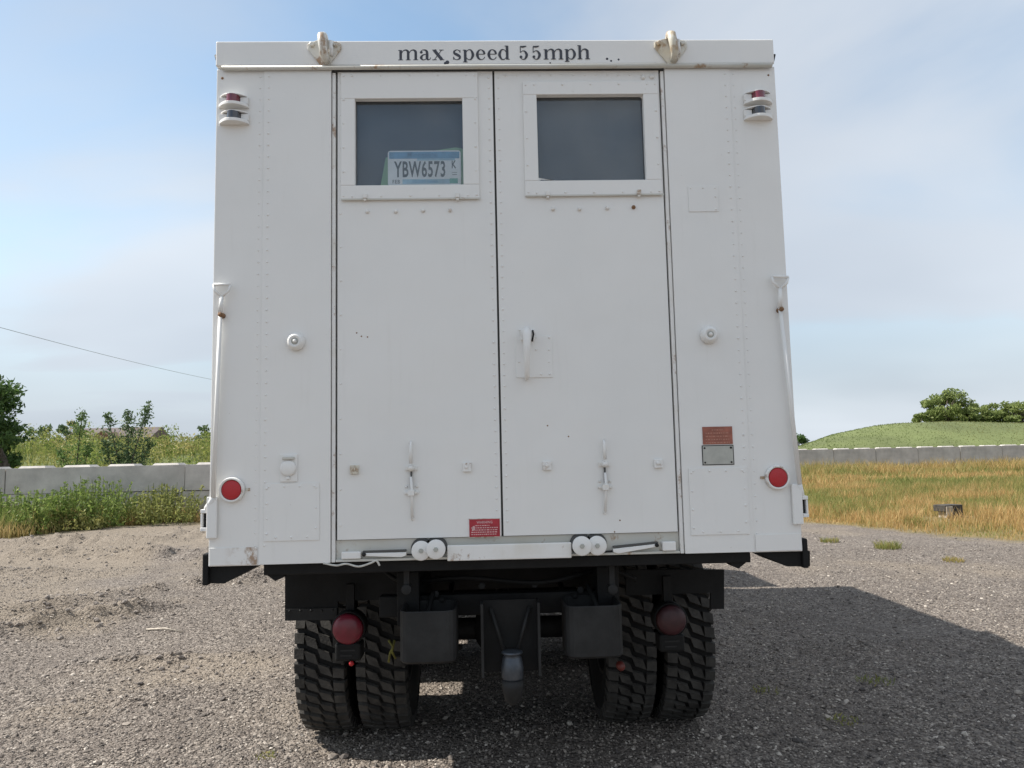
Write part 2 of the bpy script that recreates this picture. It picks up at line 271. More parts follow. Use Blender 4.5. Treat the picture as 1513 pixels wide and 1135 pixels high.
# ------------------------------------------------------------------ mesh helpers
class MB:
    def __init__(s): s.v = []; s.f = []; s.sm = []
    def add(s, vs, fs, smooth=False):
        o = len(s.v); s.v += [tuple(p) for p in vs]; s.f += [tuple(o+i for i in f) for f in fs]; s.sm += [smooth]*len(fs); return s
    def box(s, x0, x1, y0, y1, z0, z1):
        return s.add([(x0,y0,z0),(x1,y0,z0),(x1,y1,z0),(x0,y1,z0),(x0,y0,z1),(x1,y0,z1),(x1,y1,z1),(x0,y1,z1)],
                     [(0,3,2,1),(4,5,6,7),(0,1,5,4),(1,2,6,5),(2,3,7,6),(3,0,4,7)])
    def prism(s, pts, y0, y1):                       # polygon in x,z (counter-clockwise seen from -y) extruded along y
        a = sum(pts[i][0]*pts[(i+1) % len(pts)][1]-pts[(i+1) % len(pts)][0]*pts[i][1] for i in range(len(pts)))
        if a < 0: pts = pts[::-1]
        n = len(pts); vs = [(x, y0, z) for x, z in pts]+[(x, y1, z) for x, z in pts]
        fs = [tuple(range(n)), tuple(range(2*n-1, n-1, -1))]+[(i, i+n, (i+1) % n+n, (i+1) % n) for i in range(n)]
        return s.add(vs, fs)
    def tube(s, path, r, n=8, cap=True):
        P = [Vector(p) for p in path]; rs = r if isinstance(r, (list, tuple)) else [r]*len(P)
        vs = []; fs = []; prev = None
        for i, p in enumerate(P):
            d = (P[min(i+1, len(P)-1)]-P[max(i-1, 0)]).normalized()
            if prev is None: u = d.orthogonal().normalized()
            else: u = (prev-d*prev.dot(d)).normalized()
            prev = u; w = d.cross(u)
            for k in range(n):
                a = 2*math.pi*k/n; vs.append(p+(u*math.cos(a)+w*math.sin(a))*rs[i])
        for i in range(len(P)-1):
            for k in range(n):
                k2 = (k+1) % n; fs.append((i*n+k, i*n+k2, (i+1)*n+k2, (i+1)*n+k))
        if cap: fs += [tuple(range(n-1, -1, -1)), tuple(range((len(P)-1)*n, len(P)*n))]
        return s.add(vs, fs, True)
    def lathe(s, prof, c=(0, 0, 0), axis='y', n=24, smooth=True):   # prof: list of (along axis, radius)
        vs = []; fs = []
        for a, r in prof:
            for k in range(n):
                t = 2*math.pi*k/n; p, q = r*math.cos(t), r*math.sin(t)
                v = {'y': (p, a, q), 'x': (a, p, q), 'z': (p, q, a)}[axis]
                vs.append((v[0]+c[0], v[1]+c[1], v[2]+c[2]))
        for i in range(len(prof)-1):
            for k in range(n):
                k2 = (k+1) % n; fs.append((i*n+k, i*n+k2, (i+1)*n+k2, (i+1)*n+k))
        fs.append(tuple(range(n-1, -1, -1))); fs.append(tuple(range((len(prof)-1)*n, len(prof)*n)))
        return s.add(vs, fs, smooth)
    def dome(s, x, y, z, r, h=0.5):                  # rivet head facing -y
        n = 7; vs = [(x+r*math.cos(2*math.pi*k/n), y+0.001, z+r*math.sin(2*math.pi*k/n)) for k in range(n)]
        vs += [(x+.7*r*math.cos(2*math.pi*k/n), y-h*r*.75, z+.7*r*math.sin(2*math.pi*k/n)) for k in range(n)]+[(x, y-h*r, z)]
        fs = [(k, (k+1) % n, n+(k+1) % n, n+k) for k in range(n)]+[(n+k, n+(k+1) % n, 2*n) for k in range(n)]
        return s.add(vs, fs, True)
    def build(s, name, m, parent=None, bev=0.0, loc=None):
        me = bpy.data.meshes.new(name); me.from_pydata(s.v, [], s.f); me.polygons.foreach_set('use_smooth', s.sm); me.update()
        me.materials.append(m); o = bpy.data.objects.new(name, me); COL.objects.link(o)
        if parent: o.parent = parent
        if loc is not None: o.location = loc
        if bev:
            b = o.modifiers.new('bevel', 'BEVEL'); b.width = bev; b.segments = 2; b.limit_method = 'ANGLE'; b.angle_limit = rad(40)
        return o
def empty(name, loc=(0, 0, 0)):
    o = bpy.data.objects.new(name, None); o.empty_display_size = 0.2; COL.objects.link(o); o.location = loc; return o
def tag(o, label=None, cat=None, group=None, kind=None):
    if label: o['label'] = label
    if cat: o['category'] = cat
    if group: o['group'] = group
    if kind: o['kind'] = kind
    return o
def mesh_np(name, V, Fc, m, parent=None, attrs=None, smooth=False):
    V = np.asarray(V, np.float32); Fc = np.asarray(Fc, np.int32); k = Fc.shape[1]
    me = bpy.data.meshes.new(name); me.vertices.add(len(V)); me.vertices.foreach_set('co', V.ravel())
    me.loops.add(Fc.size); me.loops.foreach_set('vertex_index', Fc.ravel())
    me.polygons.add(len(Fc)); me.polygons.foreach_set('loop_start', np.arange(0, Fc.size, k, dtype=np.int32))
    me.polygons.foreach_set('use_smooth', np.full(len(Fc), smooth)); me.update(calc_edges=True)
    for an, av in (attrs or {}).items():
        a = me.attributes.new(an, 'FLOAT', 'POINT'); a.data.foreach_set('value', np.asarray(av, np.float32))
    me.materials.append(m); o = bpy.data.objects.new(name, me); COL.objects.link(o)
    if parent: o.parent = parent
    return o
def vnoise(x, y, seed=0):
    x = np.asarray(x, float); y = np.asarray(y, float); xi = np.floor(x).astype(np.int64); yi = np.floor(y).astype(np.int64); fx = x-xi; fy = y-yi
    def h(i, j):
        n = (i*374761393+j*668265263+seed*974711) & 0x7fffffff; n = ((n ^ (n >> 13))*1274126177) & 0x7fffffff; return ((n ^ (n >> 16)) & 0xffff)/65535.0
    u = fx*fx*(3-2*fx); v = fy*fy*(3-2*fy)
    return (h(xi, yi)*(1-u)+h(xi+1, yi)*u)*(1-v)+(h(xi, yi+1)*(1-u)+h(xi+1, yi+1)*u)*v
def fbm(x, y, s, oct=4, seed=0):
    t = 0; a = .5; n = 0
    for o in range(oct): t = t+a*vnoise(x*s, y*s, seed+o); n += a; a *= .5; s *= 2.1
    return t/n
def sstep(a, b, x): t = np.clip((np.asarray(x, float)-a)/(b-a), 0, 1); return t*t*(3-2*t)

# ------------------------------------------------------------------ ground
EDGE_X = np.array([-400, -40, -14, -11.2, -10.2, -7.9, 0, 6, 7.3, 7.9, 9.0, 12, 40, 400]); EDGE_Y = np.array([12, 12, 12.3, 13.4, 16.6, 17.4, 17, 16, 13.0, 10.6, 9.3, 8.3, 5, 5])
def turf_mask(x, y):
    e = np.interp(x, EDGE_X, EDGE_Y); return sstep(-1.3, 1.3, y-e+(fbm(x, y, .9, 4, 5)-.5)*3.6+(fbm(x, y, 3.5, 2, 6)-.5)*1.2)
RIDGES = [((-5.2, 3.7), (-3.75, 5.35), .085, .16), ((-5.5, 4.9), (-4.4, 6.6), .06, .2), ((-3.9, 6.9), (-3.1, 7.6), .07, .18), ((-3.4, 3.0), (-2.2, 3.2), .035, .14),
          ((-6.5, 8.2), (-9.5, 8.0), .07, .3), ((-4.5, 9.6), (-8.5, 10.6), .10, .35), ((-7, 12.6), (-10.0, 12.2), .12, .4), ((-5.0, 13.2), (-7.0, 13.6), .09, .35), ((2.9, 2.9), (4.4, 3.1), .03, .2), ((3.4, 1.6), (5.2, 1.2), .03, .15), ((-3.0, 1.9), (-2.0, 2.35), .03, .12)]
def ridge_d(x, y, a, b):
    ax, ay = a; bx, by = b; L2 = (bx-ax)**2+(by-ay)**2; t = np.clip(((x-ax)*(bx-ax)+(y-ay)*(by-ay))/L2, 0, 1); return np.hypot(x-ax-t*(bx-ax), y-ay-t*(by-ay))
def gh(x, y):
    x = np.asarray(x, float); y = np.asarray(y, float)
    h = (fbm(x, y, .35, 3, 1)-.5)*.07+(fbm(x, y, 1.7, 4, 2)-.5)*.045+(fbm(x, y, 7, 3, 9)-.5)*.016
    for a, b, am, w in RIDGES: h = h+1.7*am*np.exp(-(ridge_d(x, y, a, b)/w)**2)*(.35+1.3*fbm(x, y, 4.5, 3, 3))
    under = np.exp(-np.maximum(np.abs(x)-1.4, 0)**2/.4)*sstep(-1.5, .4, y)*(1-sstep(9.5, 11, y))
    h = h*(1-.85*under)
    return h*(1-sstep(60, 120, np.hypot(x, y)))
def axis(lo, hi, step, far, n):
    c = np.arange(lo, hi+1e-6, step); g = np.geomspace(step*1.2, far, n); return np.concatenate([(lo-g)[::-1], c, hi+g])
gx = axis(-9, 9, .055, 4500, 46); gy = axis(-2.5, 10, .055, 4500, 60)
X, Y = np.meshgrid(gx, gy); Z = gh(X, Y)
tm = turf_mask(X, Y)
so = np.clip(sstep(.42, .62, fbm(X, Y, .45, 4, 11)+.24*sstep(-2, -7, X)*sstep(4, 10, Y)-.12*sstep(-1, 1, X)-.13*(1-sstep(2, 6, Y)))*.85, 0, 1)*(1-tm)
nx, ny = len(gx), len(gy); ii = (np.arange(ny-1)[:, None]*nx+np.arange(nx-1)[None, :]).ravel()
ground = mesh_np('ground', np.stack([X.ravel(), Y.ravel(), Z.ravel()], 1), np.stack([ii, ii+1, ii+nx+1, ii+nx], 1), GROUNDM, attrs={'turf': tm.ravel(), 'soil': so.ravel()}, smooth=True)
tag(ground, kind='structure')

def heightfield(name, xs, ys, fn, m):
    X, Y = np.meshgrid(xs, ys); Z = fn(X, Y); nx = len(xs); ii = (np.arange(len(ys)-1)[:, None]*nx+np.arange(nx-1)[None, :]).ravel()
    o = mesh_np(name, np.stack([X.ravel(), Y.ravel(), Z.ravel()], 1), np.stack([ii, ii+1, ii+nx+1, ii+nx], 1), m, smooth=True); return tag(o, kind='structure')
def emb(x, y):          # weedy bank behind the left wall
    return 2.3*sstep(19.5, 33, y)*(1-sstep(55, 80, y))*(1-sstep(-6, 4, x))*(.85+.3*fbm(x, y, .12, 3, 21))+(fbm(x, y, .5, 3, 22)-.5)*.3*sstep(19, 22, y)-.15
def hillh(x, y):        # grass mound on the right
    u = (x+.07)/(np.maximum(y, 20)+3.18)*73.2                     # the flank runs slantwise away from the yard
    prof = .0+np.interp(u, [18, 26, 30.5, 34, 38.5, 41, 47, 54, 70, 100, 140, 190], [-.2, 1.0, 2.05, 3.2, 3.9, 4.1, 4.15, 3.85, 3.8, 3.7, 2.5, -.2])
    s = sstep(47, 70, y)*(1-sstep(135, 175, y)); return prof*s+(fbm(x, y, .1, 3, 31)-.5)*.35*s-.15
heightfield('embankment', np.arange(-90, 6, 1.2), np.arange(19, 84, 1.0), emb, HILLM)
heightfield('hill', np.arange(17, 192, 1.5), np.arange(46, 178, 1.5), hillh, HILLM)

# ------------------------------------------------------------------ scattering
def blades(n, xs, ys, zs, h, w, lean, dry, rng):
    a = rng.uniform(0, 2*math.pi, n); b = rng.uniform(0, 2*math.pi, n); L = h*lean*rng.uniform(.2, 1, n)
    wx, wy = np.cos(a)*w/2, np.sin(a)*w/2; lx, ly = np.cos(b)*L, np.sin(b)*L
    V = np.empty((n, 5, 3), np.float32); zz = zs-.02
    V[:, 0] = np.stack([xs-wx, ys-wy, zz], 1); V[:, 1] = np.stack([xs+wx, ys+wy, zz], 1)
    V[:, 2] = np.stack([xs-wx*.8+lx*.35, ys-wy*.8+ly*.35, zz+h*.55], 1); V[:, 3] = np.stack([xs+wx*.8+lx*.35, ys+wy*.8+ly*.35, zz+h*.55], 1)
    V[:, 4] = np.stack([xs+lx, ys+ly, zz+h*np.sqrt(np.maximum(1-(lean*.6)**2, .3))], 1)
    f = np.array([[0, 1, 2], [1, 3, 2], [2, 3, 4]]); Fc = (np.arange(n)[:, None, None]*5+f[None]).reshape(-1, 3)
    dr = np.repeat(dry, 5).reshape(n, 5); dr[:, :2] *= .75; return V.reshape(-1, 3), Fc, dr.ravel()
def leaves(P, size, rng, up=.3):
    n = len(P); d = rng.normal(size=(n, 3)); d[:, 2] += up; d /= np.linalg.norm(d, axis=1)[:, None]
    e = rng.normal(size=(n, 3)); e -= d*(e*d).sum(1)[:, None]; e /= np.linalg.norm(e, axis=1)[:, None]
    s = (size*rng.uniform(.6, 1.3, n))[:, None]
    V = np.stack([P-d*s, P+e*s*.42, P+d*s, P-e*s*.42], 1).reshape(-1, 3); return V, np.arange(4*n).reshape(n, 4)
def in_view(x, y):
    dx, dy = x-CAM.x, y-CAM.y; ang = np.degrees(np.arctan2(dx, dy)); return (np.abs(ang-1.8) < 42)

# right-hand dry grass field
def field(n, x0, x1, y0, y1, seed, hmin, hmax, wid):
    rng = np.random.default_rng(seed); x = rng.uniform(x0, x1, n*3); y = rng.uniform(y0, y1, n*3)
    k = (turf_mask(x, y)*rng.uniform(.4, 1.15, n*3) > .42) & in_view(x, y); x, y = x[k][:n], y[k][:n]; n = len(x)
    q = np.abs(x-10.35-(y-13.7)*.62); k = ~((q < .62) & (y > 12.2) & (y < 13.9)); x, y = x[k], y[k]; n = len(x)      # trodden in front of the timber
    p = fbm(x, y, .22, 4, 41); p2 = fbm(x, y, .8, 3, 43)
    edge = sstep(-.5, 4.0, y-np.interp(x, EDGE_X, EDGE_Y)); dist = sstep(24, 40, y)
    dry = np.clip(sstep(.34, .58, p+.65*(p2-.5)+rng.normal(0, .09, n))*(1-.30*dist)+rng.normal(0, .16, n), 0, 1)
    h = rng.uniform(hmin, hmax, n)*(.30+.70*edge)*(.45+1.1*p2)*(1+1.1*sstep(33, 41, y))
    return blades(n, x, y, gh(x, y), h, wid*rng.uniform(.6, 1.3, n), .55, dry, rng)
P1 = field(140000, 1.0, 26, 7, 28, 51, .10, .40, .012); P2 = field(72000, -2, 60, 26, 43.8, 52, .18, .48, .032)
V = np.concatenate([P1[0], P2[0]]); Fc = np.concatenate([P1[1], P2[1]+len(P1[0])]); D = np.concatenate([P1[2], P2[2]])
tag(mesh_np('dry_grass', V, Fc, GRASSM, attrs={'dry': D}), 'tall straw coloured and green grass covering the field on the right', 'grass', kind='stuff')
# hill grass
rng = np.random.default_rng(61); n = 34000; x = rng.uniform(19, 110, n*2); y = rng.uniform(48, 92, n*2); k = in_view(x, y); x, y = x[k][:n], y[k][:n]; n = len(x); z = hillh(x, y)
p = fbm(x, y, .09, 4, 62); dry = np.clip(sstep(.50, .72, p+rng.normal(0, .08, n)), 0, 1)
b_ = blades(n, x, y, z, rng.uniform(.06, .17, n)*(.7+.6*p), .05*rng.uniform(.6, 1.4, n), 1.0, dry, rng)
tag(mesh_np('hill_grass', b_[0], b_[1], HILLG, attrs={'dry': b_[2]}), 'green grass covering the mound behind the right concrete wall', 'grass', kind='stuff')
# grass and weeds before the left wall
rng = np.random.default_rng(71); n = 42000; x = rng.uniform(-19, 1, n*3); y = rng.uniform(12, 17.9, n*3); k = (turf_mask(x, y)*rng.uniform(.4, 1.1, n*3) > .45) & in_view(x, y); x, y = x[k][:n], y[k][:n]; n = len(x)
p = fbm(x, y, .8, 3, 72); p3 = fbm(x, y, .35, 3, 74); near = 1-sstep(.2, 2.0, y-np.interp(x, EDGE_X, EDGE_Y))
dry = np.clip(.85*near+.75*sstep(.45, .65, p)+rng.normal(0, .15, n)-.1, 0, 1)
b_ = blades(n, x, y, gh(x, y), rng.uniform(.22, .72, n)*(.5+.9*p3)*(1.15-.6*near), .018*rng.uniform(.6, 1.4, n), .5, dry, rng)
tag(mesh_np('wall_grass', b_[0], b_[1], WEEDM, attrs={'dry': b_[2]}), 'green and brown grass growing before the left concrete wall', 'grass', kind='stuff')
def weed_points(n, x, y, z, h, r, rng):     # leaves along upright stems
    ns = max(6, int(n/26)); out = []; stems = []
    for _ in range(ns):
        a = rng.uniform(0, 2*math.pi); q = r*math.sqrt(rng.uniform(0, 1)); bx, by = x+q*math.cos(a), y+q*math.sin(a)
        hh = h*(1-.45*(q/r)**2)*rng.uniform(.7, 1.1); tx, ty = bx+rng.normal(0, .10)+.25*(bx-x), by+rng.normal(0, .10)+.25*(by-y)
        t = rng.uniform(.08, 1, 26); sp = .085*(1.25-t)
        out.append(np.stack([bx+(tx-bx)*t+rng.normal(0, 1, 26)*sp, by+(ty-by)*t+rng.normal(0, 1, 26)*sp, z+hh*t], 1)); stems.append(((bx, by, z-.03), (tx, ty, z+hh)))
    return np.concatenate(out), stems
rng = np.random.default_rng(81); PP = []; SS = []; DD = []
for i in range(230):
    x = rng.uniform(-19, -2.5); y = rng.uniform(13.2, 17.7)
    if y < np.interp(x, EDGE_X, EDGE_Y)+.5: continue
    P, S = weed_points(rng.integers(120, 330), x, y, float(gh(x, y)), rng.uniform(.4, 1.0)*(1.0 if x < -11.5 else .9), rng.uniform(.25, .6), rng); PP.append(P); SS += S; DD.append(np.full(len(P)*4, np.clip(rng.normal(.12, .25), 0, 1)))
V, Fc = leaves(np.concatenate(PP), .046, rng, .6)
tag(mesh_np('weeds', V, Fc, WEEDM, attrs={'dry': np.concatenate(DD)}), 'mixed leafy weeds growing along the left concrete wall', 'weeds', kind='stuff')
def weed_clump(x, y, h, r, n, dry, label, seed, name='weed_clump'):
    rng = np.random.default_rng(seed); z = float(gh(x, y)); root = tag(empty(name, (x, y, z)), label, 'weed clump', 'weed clumps before the left wall')
    P, S = weed_points(n, 0, 0, 0, h, r, rng); V, Fc = leaves(P, .050, rng, .6); o = mesh_np('foliage', V, Fc, WEEDM, root, {'dry': np.full(len(V), dry)})
    mb = MB(); [mb.tube([a, b], .006, 4, False) for a, b in S]; mb.build('stem', LEAFM, root); return root
weed_clump(-10.6, 16.9, 1.32, .95, 4200, .0, 'tallest bright green weed clump in the middle before the left concrete wall', 91)
weed_clump(-8.75, 17.3, 1.08, .8, 2600, .25, 'yellow green weed clump below the wall joint beside the truck', 92)
weed_clump(-11.75, 15.7, 1.12, 1.0, 3600, .0, 'wide dark green weed clump at the far left edge of the photo', 93)
weed_clump(-12.15, 17.2, 1.28, .38, 700, .0, 'narrow green weed clump rising against the leftmost wall block', 94)
weed_clump(-10.35, 15.95, .5, .5, 1000, .35, 'low yellowish weed clump at the edge of the gravel', 95)

# brush on the bank
rng = np.random.default_rng(101); PP = []; DD = []; n0 = 0
for i in range(1050):
    x = rng.uniform(-46, 2); y = rng.uniform(20.5, 44)
    if not in_view(np.array(x), np.array(y)): continue
    z = float(emb(x, y)); r = rng.uniform(.4, 1.1); h = rng.uniform(.6, 1.35)*(1.0+.5*(fbm(x, y, .15, 2, 103)-.5)*2); k = 120
    u = rng.normal(size=(k, 3))*.5; h *= rng.choice([.55, .8, 1.0, 1.25]); tz = rng.beta(1.6, 1.6, k); PP.append(np.stack([x+u[:, 0]*r*(1.25-tz*.8), y+u[:, 1]*r*(1.25-tz*.8), z+h*tz], 1)); DD.append(np.full(k*4, np.clip(rng.normal(.2, .35), 0, 1)))
V, Fc = leaves(np.concatenate(PP), .07, rng, .7)
tag(mesh_np('brush', V, Fc, BRUSHM, attrs={'dry': np.concatenate(DD)}), 'yellow green brush covering the bank behind the left wall', 'brush', kind='stuff')
n = 22000; x = rng.uniform(-46, 3, n*2); y = rng.uniform(20, 46, n*2); k = in_view(x, y); x, y = x[k][:n], y[k][:n]; n = len(x); p = fbm(x, y, .3, 3, 105)
b_ = blades(n, x, y, emb(x, y), rng.uniform(.3, .85, n)*(.6+.8*p), .025*rng.uniform(.6, 1.3, n), .5, np.clip(sstep(.45, .65, p)*.7+rng.normal(0, .2, n), 0, 1), rng)
tag(mesh_np('bank_grass', b_[0], b_[1], BRUSHM, attrs={'dry': b_[2]}), 'long yellow green grass on the bank behind the left wall', 'grass', kind='stuff')

# loose stones on the gravel
def stones(n, x, y, s, rng, base='octa', sink=.3):
    if base == 'octa':
        B = np.array([[1, 0, 0], [0, 1, 0], [-1, 0, 0], [0, -1, 0], [0, 0, 1], [0, 0, -1]], float); Fb = np.array([[0, 1, 4], [1, 2, 4], [2, 3, 4], [3, 0, 4], [1, 0, 5], [2, 1, 5], [3, 2, 5], [0, 3, 5]])
    else:
        g = (1+5**.5)/2; B = np.array([[-1, g, 0], [1, g, 0], [-1, -g, 0], [1, -g, 0], [0, -1, g], [0, 1, g], [0, -1, -g], [0, 1, -g], [g, 0, -1], [g, 0, 1], [-g, 0, -1], [-g, 0, 1]], float); B /= np.linalg.norm(B[0])
        Fb = np.array([[0, 11, 5], [0, 5, 1], [0, 1, 7], [0, 7, 10], [0, 10, 11], [1, 5, 9], [5, 11, 4], [11, 10, 2], [10, 7, 6], [7, 1, 8], [3, 9, 4], [3, 4, 2], [3, 2, 6], [3, 6, 8], [3, 8, 9], [4, 9, 5], [2, 4, 11], [6, 2, 10], [8, 6, 7], [9, 8, 1]])
    V = B[None]*rng.uniform(.65, 1.25, (n, len(B), 1)); V = V*np.stack([np.ones(n), rng.uniform(.6, 1, n), rng.uniform(.4, .75, n)], 1)[:, None]
    a = rng.uniform(0, 2*math.pi, n); t = rng.normal(0, .25, n); ca, sa, ct, st = np.cos(a)[:, None], np.sin(a)[:, None], np.cos(t)[:, None], np.sin(t)[:, None]
    x1 = V[:, :, 0]*ct+V[:, :, 2]*st; z1 = -V[:, :, 0]*st+V[:, :, 2]*ct; x2 = x1*ca-V[:, :, 1]*sa; y2 = x1*sa+V[:, :, 1]*ca
    s = s[:, None]; V = np.stack([x2*s+x[:, None], y2*s+y[:, None], z1*s+(gh(x, y)[:, None]+s*.5*(1-2*sink))], 2)
    return V.reshape(-1, 3), (np.arange(n)[:, None, None]*len(B)+Fb[None]).reshape(-1, 3)
rng = np.random.default_rng(111)
def pick(n, ylo, yhi, pw):
    y = ylo+(yhi-ylo)*rng.uniform(0, 1, n)**pw; x = CAM.x+rng.uniform(-.80, .86, n)*(y-CAM.y)
    k = (turf_mask(x, y) < .5) & (fbm(x, y, .6, 3, 113)+rng.normal(0, .12, n) > .30); return x[k], y[k]
x, y = pick(185000, -1.9, 9, 1.7); s = np.clip(rng.lognormal(-4.95, .36, len(x)), .0035, .02); A = stones(len(x), x, y, s, rng, sink=.22)
x, y = pick(4200, -1.9, 12, 1.6); s = np.clip(rng.lognormal(-4.25, .33, len(x)), .009, .030); B_ = stones(len(x), x, y, s, rng, 'ico')
tag(mesh_np('gravel_stones', np.concatenate([A[0], B_[0]]), np.concatenate([A[1], B_[1]+len(A[0])]), STONEM), 'loose grey and pinkish gravel stones strewn over the yard', 'gravel', kind='stuff')
xs = []; ys = []
for a, b, am, w in RIDGES[:8]:
    L = math.hypot(b[0]-a[0], b[1]-a[1]); m_ = int(L*120); t = rng.uniform(0, 1, m_); xs.append(a[0]+(b[0]-a[0])*t+rng.normal(0, w*1.3, m_)); ys.append(a[1]+(b[1]-a[1])*t+rng.normal(0, w*1.3, m_))
x, y = np.concatenate(xs), np.concatenate(ys); s = np.clip(rng.lognormal(-4.35, .5, len(x)), .006, .045); A = stones(len(x), x, y, s, rng, 'ico')
tag(mesh_np('dirt_clods', A[0], A[1], CLODM), 'dark clods of churned dirt along the ruts on the left', 'dirt', kind='stuff')

# ------------------------------------------------------------------ trees
def tree(name, label, cat, loc, crown, nleaf, lsize, m, seed, trunk_r, group=None, nclump=40, clump_r=.3, trunk_top=.55, spread=1.0):
    """crown: list of ellipsoids (dx,dy,dz,rx,ry,rz) relative to the base"""
    rng = np.random.default_rng(seed); root = tag(empty(name, loc), label, cat, group); mb = MB(); zs = max(c[2] for c in crown); PP = []
    top = Vector((rng.normal(0, .1), rng.normal(0, .1), zs*trunk_top)); mb.tube([(0, 0, -.3), (top.x*.3, top.y*.3, top.z*.5), top], [trunk_r*1.2, trunk_r, trunk_r*.7], 8)
    vol = [c[3]*c[4]*c[5] for c in crown]; tot = sum(vol)
    for c, v in zip(crown, vol):
        k = max(4, int(nclump*v/tot)); C = np.array(c[:3]); Rr = np.array(c[3:])
        d = rng.normal(size=(k, 3)); d /= np.linalg.norm(d, axis=1)[:, None]; q = rng.uniform(.35, 1.0, k)**.6; cc = C+d*Rr*q[:, None]
        for j in range(k):
            mb.tube([top*rng.uniform(.55, 1), Vector(C*.5+cc[j]*.5)+Vector((0, 0, -.1*Rr[2])), Vector(cc[j])], [trunk_r*.35, trunk_r*.2, trunk_r*.06], 4, False)
            nl = int(nleaf*v/tot/k*rng.uniform(.55, 1.5)); r = clump_r*Rr.mean()*rng.uniform(.65, 1.25); u = rng.normal(size=(nl, 3)); u /= np.linalg.norm(u, axis=1)[:, None]
            PP.append(cc[j]+u*(r*rng.uniform(0, 1, nl)**.45)[:, None]*np.array([1.15, 1.15, .75]))
    mb.build('trunk', BARK, root); V, Fc = leaves(np.concatenate(PP), lsize, rng, .2); mesh_np('crown', V, Fc, m, root); return root
tree('leafy_tree', 'dark leafy tree behind the left wall at the left edge of the photo', 'tree', (-15.2, 20.5, 0.0), [(-.6, 0, 2.5, 1.15, 1.2, 1.8), (-1.2, .2, 3.3, 1.3, 1.2, 1.35), (-.15, 0, 1.4, .85, .9, 1.1)], 13000, .08, LEAFD, 201, .12, nclump=60)
HT = 'trees on the grassy mound'
tree('broadleaf_tree', 'tallest round crowned tree on the grassy mound', 'tree', (70.5, 110, 3.4), [(0, 0, 4.0, 3.6, 3.2, 2.7), (-3.0, 0, 2.8, 2.2, 2.4, 2.2), (3.2, 0, 2.9, 2.5, 2.2, 2.0)], 10500, .24, LEAFM, 202, .3, HT, nclump=60, clump_r=.3)
tree('broadleaf_tree', 'middle broad tree right of the tallest tree on the mound', 'tree', (77.2, 112, 3.3), [(0, 0, 3.2, 3.0, 2.8, 2.0), (2.6, 0, 3.0, 2.0, 2, 1.9), (-2.6, 0, 2.6, 2.0, 2, 1.6)], 8000, .24, LEAFM, 203, .28, HT, nclump=46, clump_r=.3)
tree('broadleaf_tree', 'tree at the right edge of the photo on the mound', 'tree', (81.8, 110, 3.4), [(0, 0, 3.2, 2.3, 2.4, 2.0), (1.9, 0, 2.5, 1.6, 2, 1.7), (-1.6, .3, 2.2, 1.4, 2, 1.4)], 5500, .24, LEAFM, 204, .25, HT, nclump=40, clump_r=.3)
tree('broadleaf_tree', 'small distant tree at the foot of the mound beside the truck', 'tree', (63.0, 149, 0.0), [(0, 0, 3.0, 2.6, 2.6, 2.3), (-3.4, 0, 2.6, 2.2, 2.2, 2.0)], 3500, .3, LEAFD, 205, .25, nclump=30)
for i, (px, py, Yd, rr, lb) in enumerate(((62, 631, 120, 2.4, 'distant round tree on the skyline next to the dark leafy tree'), (104, 627, 125, 1.7, 'narrow distant tree at the left end of the brown roof'), (293, 636, 120, 2.2, 'small distant tree on the skyline next to the truck'))):
    xx, zz = F(px, py, Yd); tree('distant_tree', lb, 'tree', (xx, Yd, 0.0), [(0, 0, zz-rr*.7, rr*1.2, rr, rr), (rr, 0, zz-rr*1.3, rr, rr, rr*.8)], 1800, .32, LEAFG, 210+i, .2, 'distant trees beyond the bank', nclump=20)

def shoots(name, label, loc, specs, m, seed, lsize, nl, base_bush=None):
    """young tree: several upright leafy shoots (dx,dy,height,lean_x)"""
    rng = np.random.default_rng(seed); root = tag(empty(name, loc), label, 'young tree'); mb = MB(); PP = []
    for dx, dy, h, lx in specs:
        pts = [Vector((dx*.25, dy*.25, -.15)), Vector((dx*.6+lx*.15, dy*.6, h*.4)), Vector((dx+lx*.55, dy, h*.75)), Vector((dx+lx, dy, h))]
        mb.tube(pts, [.035, .025, .014, .005], 6, False)
        def at(t):
            s = t*3; i = min(2, int(s)); return pts[i].lerp(pts[i+1], s-i)
        for t in rng.uniform(.25, 1, int(nl*h)):
            p = at(t); L = .62*(1.15-t)*rng.uniform(.3, 1.2); a = rng.uniform(0, 2*math.pi); q = p+Vector((math.cos(a)*L, math.sin(a)*L, L*.8))
            if rng.uniform() < .12: mb.tube([p, q], [.008, .003], 4, False)
            for s_ in rng.uniform(.1, 1.15, rng.integers(2, 6)): PP.append(np.array(p.lerp(q, s_))+rng.normal(0, .05, 3))
    if base_bush:
        cx, cz, rx, rz, k = base_bush
        for _ in range(26):
            d = rng.normal(size=3); d /= np.linalg.norm(d); c = np.array([cx, 0, cz])+d*np.array([rx, rx*.8, rz])*rng.uniform(.4, 1)
            for _ in range(k): PP.append(c+rng.normal(0, .14, 3))
    mb.build('stem', BARK, root); V, Fc = leaves(np.array(PP), lsize, rng, .5); mesh_np('foliage', V, Fc, m, root); return root
b0 = float(emb(-14.9, 24)); x_, z_ = F(120, 608, 24)
shoots('sapling', 'slender green sapling standing behind the left wall', (x_-.12, 24, b0), [(0, 0, z_-b0, .18), (-.35, .1, (z_-b0)*.55, -.25), (.3, -.1, (z_-b0)*.62, .2)], LEAFS, 221, .062, 42, (0, .9, .28, .6, 14))
x_, z_ = F(190, 599, 24)
